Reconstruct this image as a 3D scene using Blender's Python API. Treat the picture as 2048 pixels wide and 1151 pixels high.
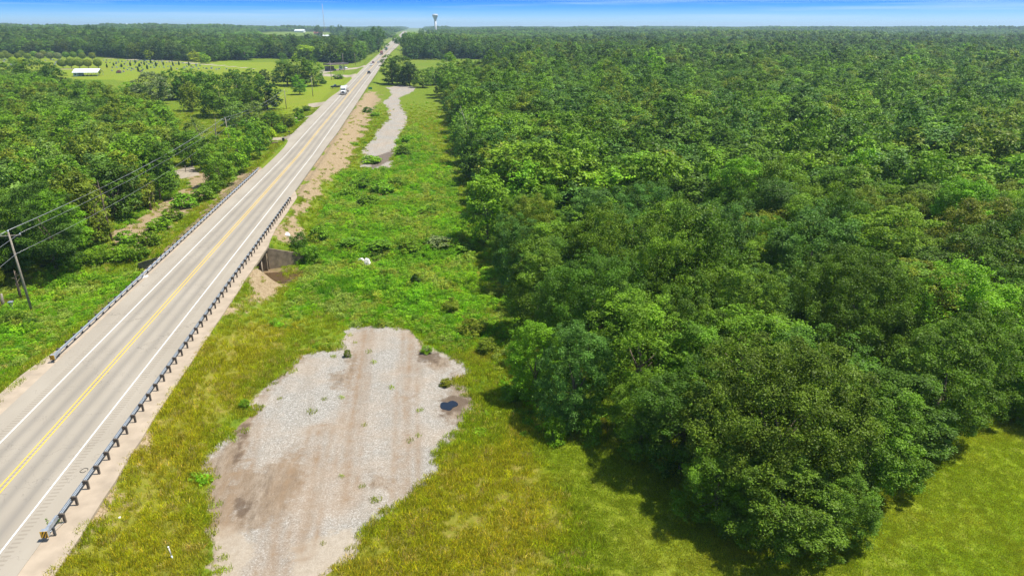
import bpy, bmesh, math, random
import numpy as np
from mathutils import Vector, Matrix

SC = bpy.context.scene
for o in list(bpy.data.objects):
    bpy.data.objects.remove(o)
COL = SC.collection
R = math.radians

# ------------------------------------------------------------------ camera
F = 1365.0
PITCH = math.atan((575.5 - 54) / F)
YAW = R(7.7)
CAM = np.array([33.0, 0.0, 33.0])
cam = bpy.data.cameras.new('camera')
cam.sensor_width = 36.0
cam.lens = 36.0 * F / 2048.0
cam.clip_start = 0.5
cam.clip_end = 30000
cam_ob = bpy.data.objects.new('camera', cam)
COL.objects.link(cam_ob)
cam_ob.location = CAM
cam_ob.rotation_euler = (math.pi / 2 - PITCH, 0, -YAW)
SC.camera = cam_ob

# ------------------------------------------------------------------ world, sun, exposure
SUN_EL, SUN_AZ = R(65), R(93)           # azimuth measured from +Y towards +X
w = bpy.data.worlds.new('World')
SC.world = w
w.use_nodes = True
nt = w.node_tree
nt.nodes.clear()
N = nt.nodes.new
L = nt.links.new
out = N('ShaderNodeOutputWorld')
sky = N('ShaderNodeTexSky')
sky.sky_type = 'NISHITA'
sky.sun_disc = False
sky.sun_elevation = SUN_EL
sky.sun_rotation = SUN_AZ
sky.air_density = 1.3
sky.dust_density = 0.6
bg1 = N('ShaderNodeBackground')
bg1.inputs['Strength'].default_value = 0.085
L(sky.outputs[0], bg1.inputs['Color'])
tc = N('ShaderNodeTexCoord')
sep = N('ShaderNodeSeparateXYZ')
L(tc.outputs['Generated'], sep.inputs[0])
# thin streaks of high cloud close to the horizon
mp = N('ShaderNodeMapping')
mp.inputs['Scale'].default_value = (2.2, 2.2, 95)
mp.inputs['Rotation'].default_value = (R(0.5), R(-0.8), 0)
L(tc.outputs['Generated'], mp.inputs[0])
cn = N('ShaderNodeTexNoise')
cn.inputs['Scale'].default_value = 1.6
cn.inputs['Detail'].default_value = 5
L(mp.outputs[0], cn.inputs['Vector'])
ccr = N('ShaderNodeMapRange')
ccr.inputs['From Min'].default_value = 0.50
ccr.inputs['From Max'].default_value = 0.72
ccr.inputs['To Max'].default_value = 0.55
L(cn.outputs['Fac'], ccr.inputs['Value'])
ramp = N('ShaderNodeValToRGB')
mr = N('ShaderNodeMapRange')
mr.inputs['From Min'].default_value = -0.002
mr.inputs['From Max'].default_value = 0.045
L(sep.outputs['Z'], mr.inputs['Value'])
L(mr.outputs[0], ramp.inputs[0])
cr = ramp.color_ramp
cr.elements[0].position = 0.0
cr.elements[0].color = (0.50, 0.68, 0.80, 1)
cr.elements[1].position = 1.0
cr.elements[1].color = (0.0, 0.19, 0.84, 1)
for p_, c_ in ((0.16, (0.40, 0.64, 0.80, 1)), (0.36, (0.19, 0.47, 0.80, 1)), (0.58, (0.02, 0.28, 0.80, 1)), (0.74, (0.0, 0.20, 0.83, 1))):
    e_ = cr.elements.new(p_)
    e_.color = c_
cmix = N('ShaderNodeMix')
cmix.data_type = 'RGBA'
L(ccr.outputs[0], cmix.inputs['Factor'])
L(ramp.outputs[0], cmix.inputs['A'])
cmix.inputs['B'].default_value = (0.45, 0.62, 0.80, 1)
bg2 = N('ShaderNodeBackground')
bg2.inputs['Strength'].default_value = 1.0
L(cmix.outputs['Result'], bg2.inputs['Color'])
mr2 = N('ShaderNodeMapRange')
mr2.inputs['From Min'].default_value = 0.06
mr2.inputs['From Max'].default_value = 0.22
L(sep.outputs['Z'], mr2.inputs['Value'])
ms = N('ShaderNodeMixShader')
L(mr2.outputs[0], ms.inputs[0])
L(bg2.outputs[0], ms.inputs[1])
L(bg1.outputs[0], ms.inputs[2])
L(ms.outputs[0], out.inputs['Surface'])

sun = bpy.data.lights.new('sun', 'SUN')
sun.energy = 4.9
sun.angle = R(0.53)
sun.color = (1.0, 0.955, 0.88)
sun_ob = bpy.data.objects.new('sun', sun)
COL.objects.link(sun_ob)
sdir = Vector((math.sin(SUN_AZ) * math.cos(SUN_EL), math.cos(SUN_AZ) * math.cos(SUN_EL), math.sin(SUN_EL)))
sun_ob.rotation_euler = sdir.to_track_quat('Z', 'Y').to_euler()
sun_ob.location = (60, 0, 120)

SC.view_settings.view_transform = 'Standard'
SC.view_settings.look = 'None'
SC.view_settings.gamma = 1.0
SC.view_settings.exposure = 0.58
cy = SC.cycles
cy.max_bounces = 6
cy.diffuse_bounces = 3
cy.glossy_bounces = 2
cy.transmission_bounces = 3
cy.transparent_max_bounces = 4
cy.volume_bounces = 0
cy.use_denoising = True
cy.caustics_reflective = False
cy.caustics_refractive = False

# ------------------------------------------------------------------ terrain
def vnoise(x, y, seed=0):
    """smooth value noise, about -1..1"""
    x = np.asarray(x, float); y = np.asarray(y, float)
    xi = np.floor(x).astype(np.int64); yi = np.floor(y).astype(np.int64)
    fx = x - xi; fy = y - yi
    fx = fx * fx * (3 - 2 * fx); fy = fy * fy * (3 - 2 * fy)
    def h(a, b):
        n = (a * 374761393 + b * 668265263 + seed * 1442695041) & 0x7fffffff
        n = ((n ^ (n >> 13)) * 1274126177) & 0x7fffffff
        n = n ^ (n >> 16)
        return (n % 65536) / 32767.5 - 1
    return (h(xi, yi) * (1 - fx) + h(xi + 1, yi) * fx) * (1 - fy) + (h(xi, yi + 1) * (1 - fx) + h(xi + 1, yi + 1) * fx) * fy

def fbm(x, y, s, seed=0, o=3):
    r = 0; a = 1; t = 0
    for i in range(o):
        ca, sa = math.cos(0.6 + i * 1.1 + seed), math.sin(0.6 + i * 1.1 + seed)
        r = r + a * vnoise((x * ca - y * sa) / s, (x * sa + y * ca) / s, seed + i * 17); t += a
        s *= 0.47; a *= 0.55
    return r / t

GY = [-500, 0, 195, 242, 311, 394, 536, 700, 965, 1289, 1784, 2909, 4200, 6000, 12000]
GZ = [0, 0, 0, .8, 1.6, 2.7, 4.0, 4.8, 5.9, 7.6, 9.2, 16.4, 13, 17, 19]
def road_z(y):
    return np.interp(y, GY, GZ)

def sstep(a, b, x):
    t = np.clip((np.asarray(x, float) - a) / (b - a), 0, 1)
    return t * t * (3 - 2 * t)

def creek_y(x):
    return 104.6 + 0.10 * np.asarray(x, float) + 1.2 * np.sin(np.asarray(x, float) / 11.0) * sstep(12, 30, np.abs(x))

def half_w(y):
    """half width of the paving"""
    y = np.asarray(y, float)
    return 6.0 + 3.5 * sstep(820, 1150, y) * (1 - 0.5 * sstep(1500, 2000, y))

def height(x, y):
    x = np.asarray(x, float); y = np.asarray(y, float)
    g = road_z(y)
    dep = 2.3 - 1.2 * sstep(200, 310, y)
    hw = half_w(y)
    e = sstep(hw + 1.5, hw + 1.5 + 5.5, x) * (x > 0) + sstep(hw + 0.9, hw + 0.9 + 5.5, -x) * (x <= 0)
    z = g - 0.14 - dep * e
    away = sstep(9, 30, np.abs(x))
    z = z + away * (0.30 * fbm(x, y, 23.0, 3) + 0.10 * fbm(x, y, 5.0, 8)) + 0.03 * fbm(x, y, 1.7, 5) * sstep(7.5, 12, np.abs(x))
    far = sstep(700, 2200, np.hypot(x, y))
    z = z + far * (6.5 * fbm(x, y, 900.0, 21) + 2.2 * fbm(x, y, 260.0, 22)) * sstep(40, 200, np.abs(x))
    z = z + 8.0 * sstep(720, 1150, y) * sstep(120, 420, -x) * (1 - sstep(2500, 4000, y))
    # creek trough that passes under the highway
    dy = y - creek_y(x); d = np.abs(dy); ax = np.abs(x)
    flare = 2.2 * np.clip((ax - 7.5) / 5.2, 0, 1)
    out = sstep(12.0, 16.0, ax)
    bank_f = (4.9 + flare) * (1 - out) + 3.4 * out; wid_f = 0.7 * (1 - out) + 6.0 * out
    outn = sstep(7.6, 12.5, ax)
    bank_n = 4.9 * (1 - outn) + 3.4 * outn; wid_n = 0.7 * (1 - outn) + 6.0 * outn
    bank = np.where(dy > 0, bank_f, bank_n); wid = np.where(dy > 0, wid_f, wid_n)
    fade = (1 - sstep(34, 60, np.abs(x)))
    bed = -4.1 + 0.12 * fbm(x, y, 4, 9)
    k = (1 - sstep(bank, bank + wid, d)) * fade
    z = z * (1 - k) + np.minimum(z, bed) * k
    return z

def H1(x, y):
    return float(height(np.array([x]), np.array([y]))[0])

_fw = np.array([math.sin(YAW) * math.cos(PITCH), math.cos(YAW) * math.cos(PITCH), -math.sin(PITCH)])
_rt = np.array([math.cos(YAW), -math.sin(YAW), 0.0])
_up = np.cross(_rt, _fw)
def ray(px, py):
    d = _fw + _rt * (px - 1024) / F + _up * (575.5 - py) / F
    return d / np.linalg.norm(d)
def at(px, py, dz=0.0):
    """the point of the ground seen at a pixel of the 2048 wide photograph"""
    d = ray(px, py)
    t = np.concatenate([np.linspace(20, 400, 500), np.geomspace(401, 9000, 900)])
    P = CAM[None] + d[None] * t[:, None]
    below = P[:, 2] < height(P[:, 0], P[:, 1]) + dz
    i = int(np.argmax(below)) if below.any() else len(t) - 1
    lo, hi = t[max(i - 1, 0)], t[i]
    for _ in range(14):
        m = (lo + hi) / 2
        p = CAM + d * m
        if p[2] < H1(p[0], p[1]) + dz: hi = m
        else: lo = m
    return CAM + d * hi
def plane_z(px, py, z):
    d = ray(px, py)
    return CAM + d * ((z - CAM[2]) / d[2])
def depth(p):
    return float((np.array(p) - CAM) @ _fw)
def top_z(x, y, py):
    """height of the point above (x, y) that appears on picture row py"""
    a = (575.5 - py) / F
    v0 = np.array([x, y, 0.0]) - CAM
    # (v0+z k).up = a (v0+z k).fw
    return float((a * (v0 @ _fw) - v0 @ _up) / (_up[2] - a * _fw[2]))

def proj_arr(x, y, z):
    v = np.stack([x, y, z], -1) - CAM
    d = v @ _fw
    return 1024 + F * (v @ _rt) / d, 575.5 - F * (v @ _up) / d, d

def sdist(x, y, poly):
    """signed distance to a polygon in the ground plane, positive inside"""
    poly = np.asarray(poly, float)[:, :2]
    d2 = np.full(x.shape, 1e18)
    ins = np.zeros(x.shape, bool)
    n = len(poly)
    for i in range(n):
        ax, ay = poly[i]; bx, by = poly[(i + 1) % n]
        ex, ey = bx - ax, by - ay
        t = np.clip(((x - ax) * ex + (y - ay) * ey) / (ex * ex + ey * ey + 1e-12), 0, 1)
        d2 = np.minimum(d2, (x - ax - t * ex) ** 2 + (y - ay - t * ey) ** 2)
        c = ((ay > y) != (by > y)) & (x < (bx - ax) * (y - ay) / (by - ay + 1e-12) + ax)
        ins ^= c
    return np.where(ins, 1, -1) * np.sqrt(d2)
def gpoly(pts):
    return [tuple(at(*p)[:2]) for p in pts]

# ------------------------------------------------------------------ materials
def new_mat(name):
    m = bpy.data.materials.new(name)
    m.use_nodes = True
    n = m.node_tree
    n.nodes.clear()
    return m, n, n.nodes.new, n.links.new

def simple(name, col, rough=0.6, metal=0.0, var=0.12, scale=3.0, spec=0.4):
    m, n, N, L = new_mat(name)
    o = N('ShaderNodeOutputMaterial'); b = N('ShaderNodeBsdfPrincipled')
    t = N('ShaderNodeTexCoord'); no = N('ShaderNodeTexNoise')
    no.inputs['Scale'].default_value = scale; no.inputs['Detail'].default_value = 4
    L(t.outputs['Object'], no.inputs['Vector'])
    mr = N('ShaderNodeMapRange')
    mr.inputs['From Min'].default_value = 0.3; mr.inputs['From Max'].default_value = 0.7
    mr.inputs['To Min'].default_value = 1 - var; mr.inputs['To Max'].default_value = 1 + var
    L(no.outputs['Fac'], mr.inputs['Value'])
    mx = N('ShaderNodeMix'); mx.data_type = 'RGBA'; mx.blend_type = 'MULTIPLY'
    mx.inputs['Factor'].default_value = 1
    mx.inputs['A'].default_value = (*col, 1)
    L(mr.outputs[0], mx.inputs['B'])
    L(mx.outputs['Result'], b.inputs['Base Color'])
    b.inputs['Roughness'].default_value = rough; b.inputs['Metallic'].default_value = metal
    b.inputs['Specular IOR Level'].default_value = spec
    L(b.outputs[0], o.inputs[0])
    return m

M = {}
M['bark'] = simple('bark', (0.16, 0.12, 0.085), 0.9, var=0.35, scale=6)
M['pale_bark'] = simple('pale_bark', (0.34, 0.31, 0.26), 0.9, var=0.3, scale=6)
M['dead_wood'] = simple('dead_wood', (0.26, 0.22, 0.18), 0.9, var=0.3, scale=6)
M['pole_wood'] = simple('pole_wood', (0.27, 0.23, 0.18), 0.85, var=0.25, scale=5)
M['galv'] = simple('galvanised_steel', (0.42, 0.46, 0.50), 0.42, 0.55, var=0.2, scale=4)
M['weathered_steel'] = simple('weathered_steel', (0.085, 0.095, 0.10), 0.5, 0.5, var=0.3, scale=3)
M['post_wood'] = simple('post_wood', (0.115, 0.095, 0.075), 0.85, var=0.3, scale=8)
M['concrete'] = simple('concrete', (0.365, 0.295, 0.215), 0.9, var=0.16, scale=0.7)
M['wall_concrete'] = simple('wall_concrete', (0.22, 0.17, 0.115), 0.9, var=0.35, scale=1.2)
M['white_paint'] = simple('white_paint', (0.72, 0.74, 0.75), 0.35, var=0.05)
M['black'] = simple('black_plastic', (0.02, 0.02, 0.022), 0.5)
M['rubber'] = simple('rubber', (0.025, 0.025, 0.025), 0.85)
M['glass'] = simple('dark_glass', (0.03, 0.045, 0.055), 0.08, spec=0.8, var=0)
M['chrome'] = simple('chrome', (0.6, 0.6, 0.62), 0.2, 0.9)
M['lamp'] = simple('lamp_glass', (0.75, 0.72, 0.65), 0.15)
M['red_lamp'] = simple('red_lamp', (0.45, 0.02, 0.02), 0.2)
M['yellow_sign'] = simple('yellow_sign', (0.72, 0.40, 0.015), 0.5, var=0.05)
M['sign_black'] = simple('sign_black', (0.015, 0.014, 0.012), 0.5)
M['wire'] = simple('wire_aluminium', (0.42, 0.43, 0.44), 0.45, 0.4, var=0)
M['insulator'] = simple('insulator', (0.55, 0.62, 0.68), 0.2)
M['green_sign'] = simple('green_sign', (0.01, 0.24, 0.12), 0.5)
M['white_sign'] = simple('white_sign', (0.8, 0.8, 0.8), 0.5)
M['roof_white'] = simple('white_metal_roof', (0.80, 0.82, 0.84), 0.4, var=0.04)
M['pale_blue'] = simple('pale_blue_siding', (0.33, 0.47, 0.50), 0.6, var=0.08)
M['tan'] = simple('tan_paint', (0.45, 0.38, 0.28), 0.6)
M['roof_brown'] = simple('brown_shingle', (0.17, 0.13, 0.11), 0.9, var=0.3, scale=2)
M['roof_red'] = simple('rust_roof', (0.30, 0.085, 0.05), 0.8, var=0.3, scale=1)
M['fascia'] = simple('worn_fascia', (0.15, 0.12, 0.115), 0.8, var=0.4, scale=1.5)
M['brick'] = simple('brick', (0.28, 0.12, 0.075), 0.9, var=0.25, scale=6)
M['granite'] = simple('granite', (0.14, 0.14, 0.15), 0.4, var=0.3, scale=9)
M['light_granite'] = simple('light_granite', (0.45, 0.45, 0.46), 0.5, var=0.2, scale=9)
M['water_tower'] = simple('tower_paint', (0.55, 0.55, 0.54), 0.5, var=0.06, scale=0.2)
M['tarp'] = simple('teal_tarp', (0.10, 0.42, 0.48), 0.6)
M['white_stone'] = simple('white_stone', (0.66, 0.63, 0.58), 0.85, var=0.15, scale=2)
M['mast'] = simple('mast_steel', (0.5, 0.42, 0.42), 0.6, 0.2)

def paint(name, col, rough=0.3):
    M[name] = simple(name, col, rough, 0.0, var=0.03, spec=0.6)
    return M[name]
paint('car_dark', (0.035, 0.035, 0.04)); paint('car_black', (0.010, 0.014, 0.022)); paint('car_white', (0.72, 0.72, 0.71))
paint('car_maroon', (0.16, 0.03, 0.035)); paint('cab_red', (0.30, 0.11, 0.09)); paint('cab_teal', (0.05, 0.22, 0.26)); paint('tank', (0.55, 0.52, 0.47), 0.35)
paint('trailer_grey', (0.48, 0.48, 0.47), 0.5)

# leaves: colour from the object (single trees) or from the instance (woods), varied leaf by leaf
def leaf_mat(name, inst=False, trans=0.24, rough=0.5):
    m, n, N, L = new_mat(name)
    o = N('ShaderNodeOutputMaterial')
    lr = N('ShaderNodeAttribute'); lr.attribute_name = 'lr'
    if inst:
        c = N('ShaderNodeAttribute'); c.attribute_name = 'tint'; c.attribute_type = 'INSTANCER'
        csock = c.outputs['Color']
    else:
        c = N('ShaderNodeObjectInfo'); csock = c.outputs['Color']
    # lr.x: brightness of the leaf, lr.y: shift to yellow
    sp = N('ShaderNodeSeparateXYZ'); L(lr.outputs['Vector'], sp.inputs[0])
    br = N('ShaderNodeMapRange'); br.inputs['To Min'].default_value = 0.45; br.inputs['To Max'].default_value = 1.85  # natural leaf variety, spread widened to paint in sunlit against dark leaves
    L(sp.outputs['X'], br.inputs['Value'])
    m1 = N('ShaderNodeMix'); m1.data_type = 'RGBA'; m1.blend_type = 'MULTIPLY'; m1.inputs['Factor'].default_value = 1
    L(csock, m1.inputs['A']); L(br.outputs[0], m1.inputs['B'])
    m2 = N('ShaderNodeMix'); m2.data_type = 'RGBA'; m2.blend_type = 'MULTIPLY'
    m2.inputs['B'].default_value = (1.55, 1.15, 0.8, 1)
    L(sp.outputs['Y'], m2.inputs['Factor']); L(m1.outputs['Result'], m2.inputs['A'])
    p = N('ShaderNodeBsdfPrincipled')
    p.inputs['Roughness'].default_value = rough
    p.inputs['Specular IOR Level'].default_value = 0.16
    L(m2.outputs['Result'], p.inputs['Base Color'])
    tr = N('ShaderNodeBsdfTranslucent')
    m3 = N('ShaderNodeMix'); m3.data_type = 'RGBA'; m3.blend_type = 'MULTIPLY'; m3.inputs['Factor'].default_value = 1
    m3.inputs['B'].default_value = (1.25, 1.35, 0.5, 1)
    L(m2.outputs['Result'], m3.inputs['A']); L(m3.outputs['Result'], tr.inputs['Color'])
    mx = N('ShaderNodeMixShader'); mx.inputs[0].default_value = trans
    L(p.outputs[0], mx.inputs[1]); L(tr.outputs[0], mx.inputs[2])
    L(mx.outputs[0], o.inputs[0])
    return m
M['leaf'] = leaf_mat('leaves')
M['leaf_inst'] = leaf_mat('wood_leaves', True)
M['blade'] = leaf_mat('grass_blades', True, 0.5, 0.6)

# ------------------------------------------------------------------ object helpers
def tag(o, label=None, cat=None, group=None, kind=None):
    if label: o['label'] = label
    if cat: o['category'] = cat
    if group: o['group'] = group
    if kind: o['kind'] = kind
    return o
def empty(name, loc, rz=0.0, label=None, cat=None, group=None, kind=None):
    o = bpy.data.objects.new(name, None)
    COL.objects.link(o)
    o.empty_display_size = 0.3
    o.location = loc; o.rotation_euler = (0, 0, rz)
    return tag(o, label, cat, group, kind)
def link(name, me, parent=None, loc=None):
    o = bpy.data.objects.new(name, me)
    COL.objects.link(o)
    if parent is not None: o.parent = parent
    if loc is not None: o.location = loc
    return o
def copy_tree(o, parent=None):
    c = o.copy(); COL.objects.link(c); c.parent = parent
    for ch in o.children: copy_tree(ch, c)
    return c

def np_mesh(name, V, Fq, mat, attrs=None, smooth=False):
    """mesh from vertex array and an (n,k) face array"""
    me = bpy.data.meshes.new(name)
    V = np.ascontiguousarray(V, dtype=np.float32); Fq = np.ascontiguousarray(Fq, dtype=np.int32)
    k = Fq.shape[1]
    me.vertices.add(len(V)); me.vertices.foreach_set('co', V.ravel())
    me.loops.add(Fq.size); me.loops.foreach_set('vertex_index', Fq.ravel())
    me.polygons.add(len(Fq))
    me.polygons.foreach_set('loop_start', np.arange(len(Fq), dtype=np.int32) * k)
    me.polygons.foreach_set('loop_total', np.full(len(Fq), k, dtype=np.int32))
    me.polygons.foreach_set('use_smooth', np.full(len(Fq), smooth, bool))
    me.update(calc_edges=True)
    for nm, (typ, dom, arr) in (attrs or {}).items():
        a = me.attributes.new(nm, typ, dom)
        a.data.foreach_set('vector' if typ == 'FLOAT_VECTOR' else ('color' if typ == 'FLOAT_COLOR' else 'value'), np.ascontiguousarray(arr, dtype=np.float32).ravel())
    if mat: me.materials.append(mat)
    return me

class MB:
    """collects simple shapes into one mesh"""
    def __init__(s): s.bm = bmesh.new()
    def box(s, c, d, rot=None, taper=1.0, bev=0.0):
        b = bmesh.new()
        bmesh.ops.create_cube(b, size=1)
        for v in b.verts:
            if v.co.z > 0 and taper != 1.0: v.co.x *= taper; v.co.y *= taper
            v.co = Vector((v.co.x * d[0], v.co.y * d[1], v.co.z * d[2]))
        if bev: bmesh.ops.bevel(b, geom=b.edges[:], offset=bev, segments=2, affect='EDGES', profile=0.6)
        m = Matrix.Translation(c) @ (rot.to_4x4() if rot else Matrix.Identity(4))
        b.transform(m); s._add(b)
        return s
    def prism(s, prof, y0, y1, axis='y'):
        """closed outline in x,z pushed along y"""
        b = bmesh.new()
        A = [b.verts.new((x, y0, z)) for x, z in prof]; B = [b.verts.new((x, y1, z)) for x, z in prof]
        n = len(prof)
        b.faces.new(A); b.faces.new(B[::-1])
        for i in range(n): b.faces.new((A[i], B[i], B[(i + 1) % n], A[(i + 1) % n]))
        bmesh.ops.recalc_face_normals(b, faces=b.faces)
        s._add(b); return s
    def tube(s, pts, r, n=8, cap=True):
        rs = r if hasattr(r, '__len__') else [r] * len(pts)
        b = bmesh.new(); rings = []
        P = [Vector(p) for p in pts]
        for i, p in enumerate(P):
            d = (P[min(i + 1, len(P) - 1)] - P[max(i - 1, 0)]).normalized()
            u = d.cross(Vector((0, 0, 1)) if abs(d.z) < 0.95 else Vector((1, 0, 0))).normalized(); v = d.cross(u)
            rings.append([b.verts.new(p + (u * math.cos(a) + v * math.sin(a)) * rs[i]) for a in [2 * math.pi * k / n for k in range(n)]])
        for a, c in zip(rings, rings[1:]):
            for k in range(n): b.faces.new((a[k], a[(k + 1) % n], c[(k + 1) % n], c[k])).smooth = True
        if cap and n > 2:
            b.faces.new(rings[0][::-1]); b.faces.new(rings[-1])
        s._add(b); return s
    def quad(s, a, b_, c, d):
        s.bm.faces.new([s.bm.verts.new(p) for p in (a, b_, c, d)]); return s
    def _add(s, b):
        me = bpy.data.meshes.new('t'); b.to_mesh(me); b.free(); s.bm.from_mesh(me); bpy.data.meshes.remove(me)
    def build(s, name, mat, parent=None, loc=None, label=None):
        me = bpy.data.meshes.new(name); s.bm.to_mesh(me); s.bm.free()
        me.materials.append(mat)
        o = link(name, me, parent, loc)
        if label: o['label'] = label
        return o

# ------------------------------------------------------------------ regions of the ground, read off the picture as ground outlines
P_LOT = gpoly([(425,1151),(415,1040),(408,975),(394,925),(428,888),(462,868),(482,842),(505,823),(512,785),(545,765),(575,738),(592,715),(625,702),(672,697),(678,680),(700,655),(735,652),(790,650),(818,662),(850,690),(905,712),(925,722),(935,745),(925,765),(935,790),(948,808),(928,850),(905,880),(885,900),(868,935),(850,975),(815,1005),(775,1025),(740,1058),(725,1085),(720,1110),(690,1125),(655,1151),(640,1240),(430,1240)])
P_TRACK = gpoly([(775,175),(800,170),(832,174),(822,186),(800,193),(798,205),(812,228),(816,245),(806,262),(796,280),(790,300),(786,318),(782,336),(745,338),(718,334),(728,315),(724,300),(745,278),(756,258),(776,235),(775,215),(767,203),(780,196),(784,185)])
P_BARE = [gpoly(p) for p in (
    [(405,930),(440,900),(470,880),(480,930),(470,990),(480,1060),(470,1151),(420,1240),(400,1100)],
    [(470,935),(530,935),(600,905),(600,960),(560,1040),(480,1060),(465,1000)],
    [(478,835),(512,805),(500,860),(478,915),(462,960),(448,930)],
    [(905,740),(930,760),(960,810),(920,850),(890,835),(885,790)],
    [(830,700),(905,715),(890,745),(860,735)],
    [(700,700),(715,705),(708,770),(695,770)],
    [(735,935),(765,940),(775,970),(740,970)],
    [(660,745),(705,748),(700,775),(670,772)],
    [(515,790),(560,750),(610,712),(570,745),(530,800)])]
P_PALE = [gpoly(p) for p in ([(415,1050),(470,1040),(500,1090),(490,1151),(430,1240),(420,1120)], [(820,672),(850,680),(905,705),(890,712),(850,695)], [(600,1080),(700,1060),(720,1100),(640,1180),(560,1180)])]
P_MUD = [gpoly(p) for p in ([(880,800),(905,788),(948,800),(925,815),(885,835)], [(835,700),(880,705),(875,725),(840,722)], [(480,850),(505,840),(478,915),(468,925)], [(735,318),(786,300),(786,318),(745,338)],[(465,1000),(480,990),(505,1000),(480,1050)])]
P_STRAW = [gpoly(p) for p in (
    [(598,385),(622,330),(664,272),(703,215),(733,182),(765,182),(748,230),(715,290),(695,330),(660,350),(640,390),(612,430),(600,490),(560,505),(528,492),(560,440),(600,400)],
    [(520,498),(590,506),(615,522),(570,540),(515,530)],
    [(520,535),(560,545),(600,560),(560,600),(500,632),(430,640),(470,590),(500,550)],
    [(215,475),(295,412),(345,392),(390,345),(440,350),(400,402),(345,450),(270,512),(225,505)],
    [(310,520),(385,440),(480,345),(535,335),(450,445),(350,535)],
    [(250,900),(300,860),(330,900),(300,960),(235,960)],
    [(170,1000),(250,960),(250,1000),(190,1100),(110,1151),(130,1090)],
    [(60,600),(110,575),(130,590),(90,610)])]
P_LUSH = [gpoly(p) for p in (
    [(620,530),(700,560),(800,540),(960,560),(985,600),(985,680),(900,700),(830,655),(700,650),(640,620),(560,640)],
    [(680,345),(790,340),(800,270),(830,250),(900,330),(930,420),(950,520),(700,500),(620,500),(640,440)],
    [(0,620),(120,555),(240,548),(300,520),(330,520),(240,600),(120,680),(0,760)],
    [(700,470),(950,480),(950,560),(700,560)],
    [(600,495),(720,475),(720,560),(640,565),(590,530)])]
P_DRY = [gpoly(p) for p in (
    [(430,1240),(700,1100),(900,900),(1050,870),(1150,960),(1100,1151),(1100,1260)],
    [(240,860),(420,680),(520,650),(600,640),(560,700),(450,850),(400,930),(410,1000),(400,1151),(120,1200),(110,1120),(230,960)])]
P_MOWN = [gpoly(p) for p in (
    [(1065,880),(1250,880),(1500,900),(1850,860),(2048,820),(2400,820),(2400,1400),(1290,1400),(1190,1151),(1130,1040),(1085,950)],
    [(100,115),(560,125),(640,145),(660,150),(660,200),(480,200),(400,180),(230,160),(-100,150)],
    [(560,160),(715,145),(670,190),(640,215),(560,230)])]
P_DRIVE = [gpoly(p) for p in (
    [(544,281),(560,281),(580,284),(600,262),(590,268),(565,274),(535,276)],
    [(585,240),(600,236),(627,236),(640,222),(622,230),(588,233)],
    [(618,213),(640,213),(655,203),(635,205),(615,208)],
    [(640,152),(700,153),(705,158),(722,148),(690,150),(640,147)],
    [(672,142),(735,133),(742,130),(735,130),(690,137),(665,138)],
    [(640,148),(672,142),(665,138),(640,140)],
    [(195,114),(330,120),(400,126),(515,137),(515,139),(395,129),(325,122.5),(195,116.5)],
    [(110,138),(200,137),(200,139),(110,140)],
    [(345,342),(385,330),(400,350),(360,358)])]
P_CREEKBED = gpoly([(525,520),(560,520),(620,515),(640,540),(580,545),(530,540)])

def segs(lo, hi, fine0, fine1, st, growth, ):
    a = list(np.arange(fine0, fine1 + 1e-6, st))
    s = st; v = fine1
    while v < hi:
        s *= growth; v += s; a.append(min(v, hi))
    s = st; v = fine0; pre = []
    while v > lo:
        s *= growth; v -= s; pre.append(max(v, lo))
    return np.array(pre[::-1] + a)
GXc = segs(-9000, 9000, -44, 96, 0.42, 1.085)
GYc = segs(-150, 12000, 33, 200, 0.45, 1.04)
gx, gy = np.meshgrid(GXc, GYc)
gx = gx.ravel(); gy = gy.ravel()
gz = height(gx, gy)
onroad = np.abs(gx) < half_w(gy) + 0.9
gz = np.where(onroad & (np.abs(gy - creek_y(gx)) > 7), road_z(gy) - 0.40, gz)
def maxd(polys, amp=0.0, sc=2.0, seed=1, clampv=3.0):
    r = np.full(gx.shape, -99.0)
    for p in polys: r = np.maximum(r, sdist(gx, gy, p))
    # outlines get more ragged; far away their unit grows with distance
    return np.clip(r / np.maximum(1, gy / 150.0) + amp * fbm(gx, gy, sc, seed), -clampv, clampv)
a_lot = maxd([P_LOT, P_TRACK], 0.75, 2.6, 31)
a_bare = maxd(P_BARE, 0.8, 2.0, 33); a_pale = maxd(P_PALE, 0.9, 2.0, 34); a_mud = maxd(P_MUD, 0.4, 1.4, 35)
a_straw = maxd(P_STRAW, 2.3, 5.0, 36) - 0.45; a_lush = maxd(P_LUSH, 1.3, 4.0, 37); a_dry = maxd(P_DRY, 1.3, 4.0, 38)
a_mown = maxd(P_MOWN, 1.6, 4.5, 39); a_drive = maxd(P_DRIVE, 0.15, 2.0, 40)
# wheel ruts across the lot
rut = np.zeros(gx.shape)
for line in ([(825,660),(812,800),(815,900),(812,985)], [(730,660),(715,770),(700,860),(690,1000)], [(600,900),(560,1000),(540,1151)], [(500,830),(480,930),(450,1050)], [(640,860),(620,1000),(600,1100)]):
    q = [at(*p)[:2] for p in line]
    for (ax, ay), (bx, by) in zip(q, q[1:]):
        ex, ey = bx - ax, by - ay
        t = np.clip(((gx - ax) * ex + (gy - ay) * ey) / (ex * ex + ey * ey), 0, 1)
        d = np.hypot(gx - ax - t * ex, gy - ay - t * ey)
        rut = np.maximum(rut, np.exp(-(d / 0.5) ** 2) * (0.75 + 0.5 * fbm(gx, gy, 2.0, 44)))
        rut = np.maximum(rut, 0.8 * np.exp(-((d - 1.0) / 0.33) ** 2) * (0.7 + 0.6 * fbm(gx, gy, 2.0, 45)))
gz = gz - 0.07 * rut * (a_lot > 0) - 0.04 * (a_mud > 0.2) * (a_lot > 0)
nx, ny = len(GXc), len(GYc)
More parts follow.
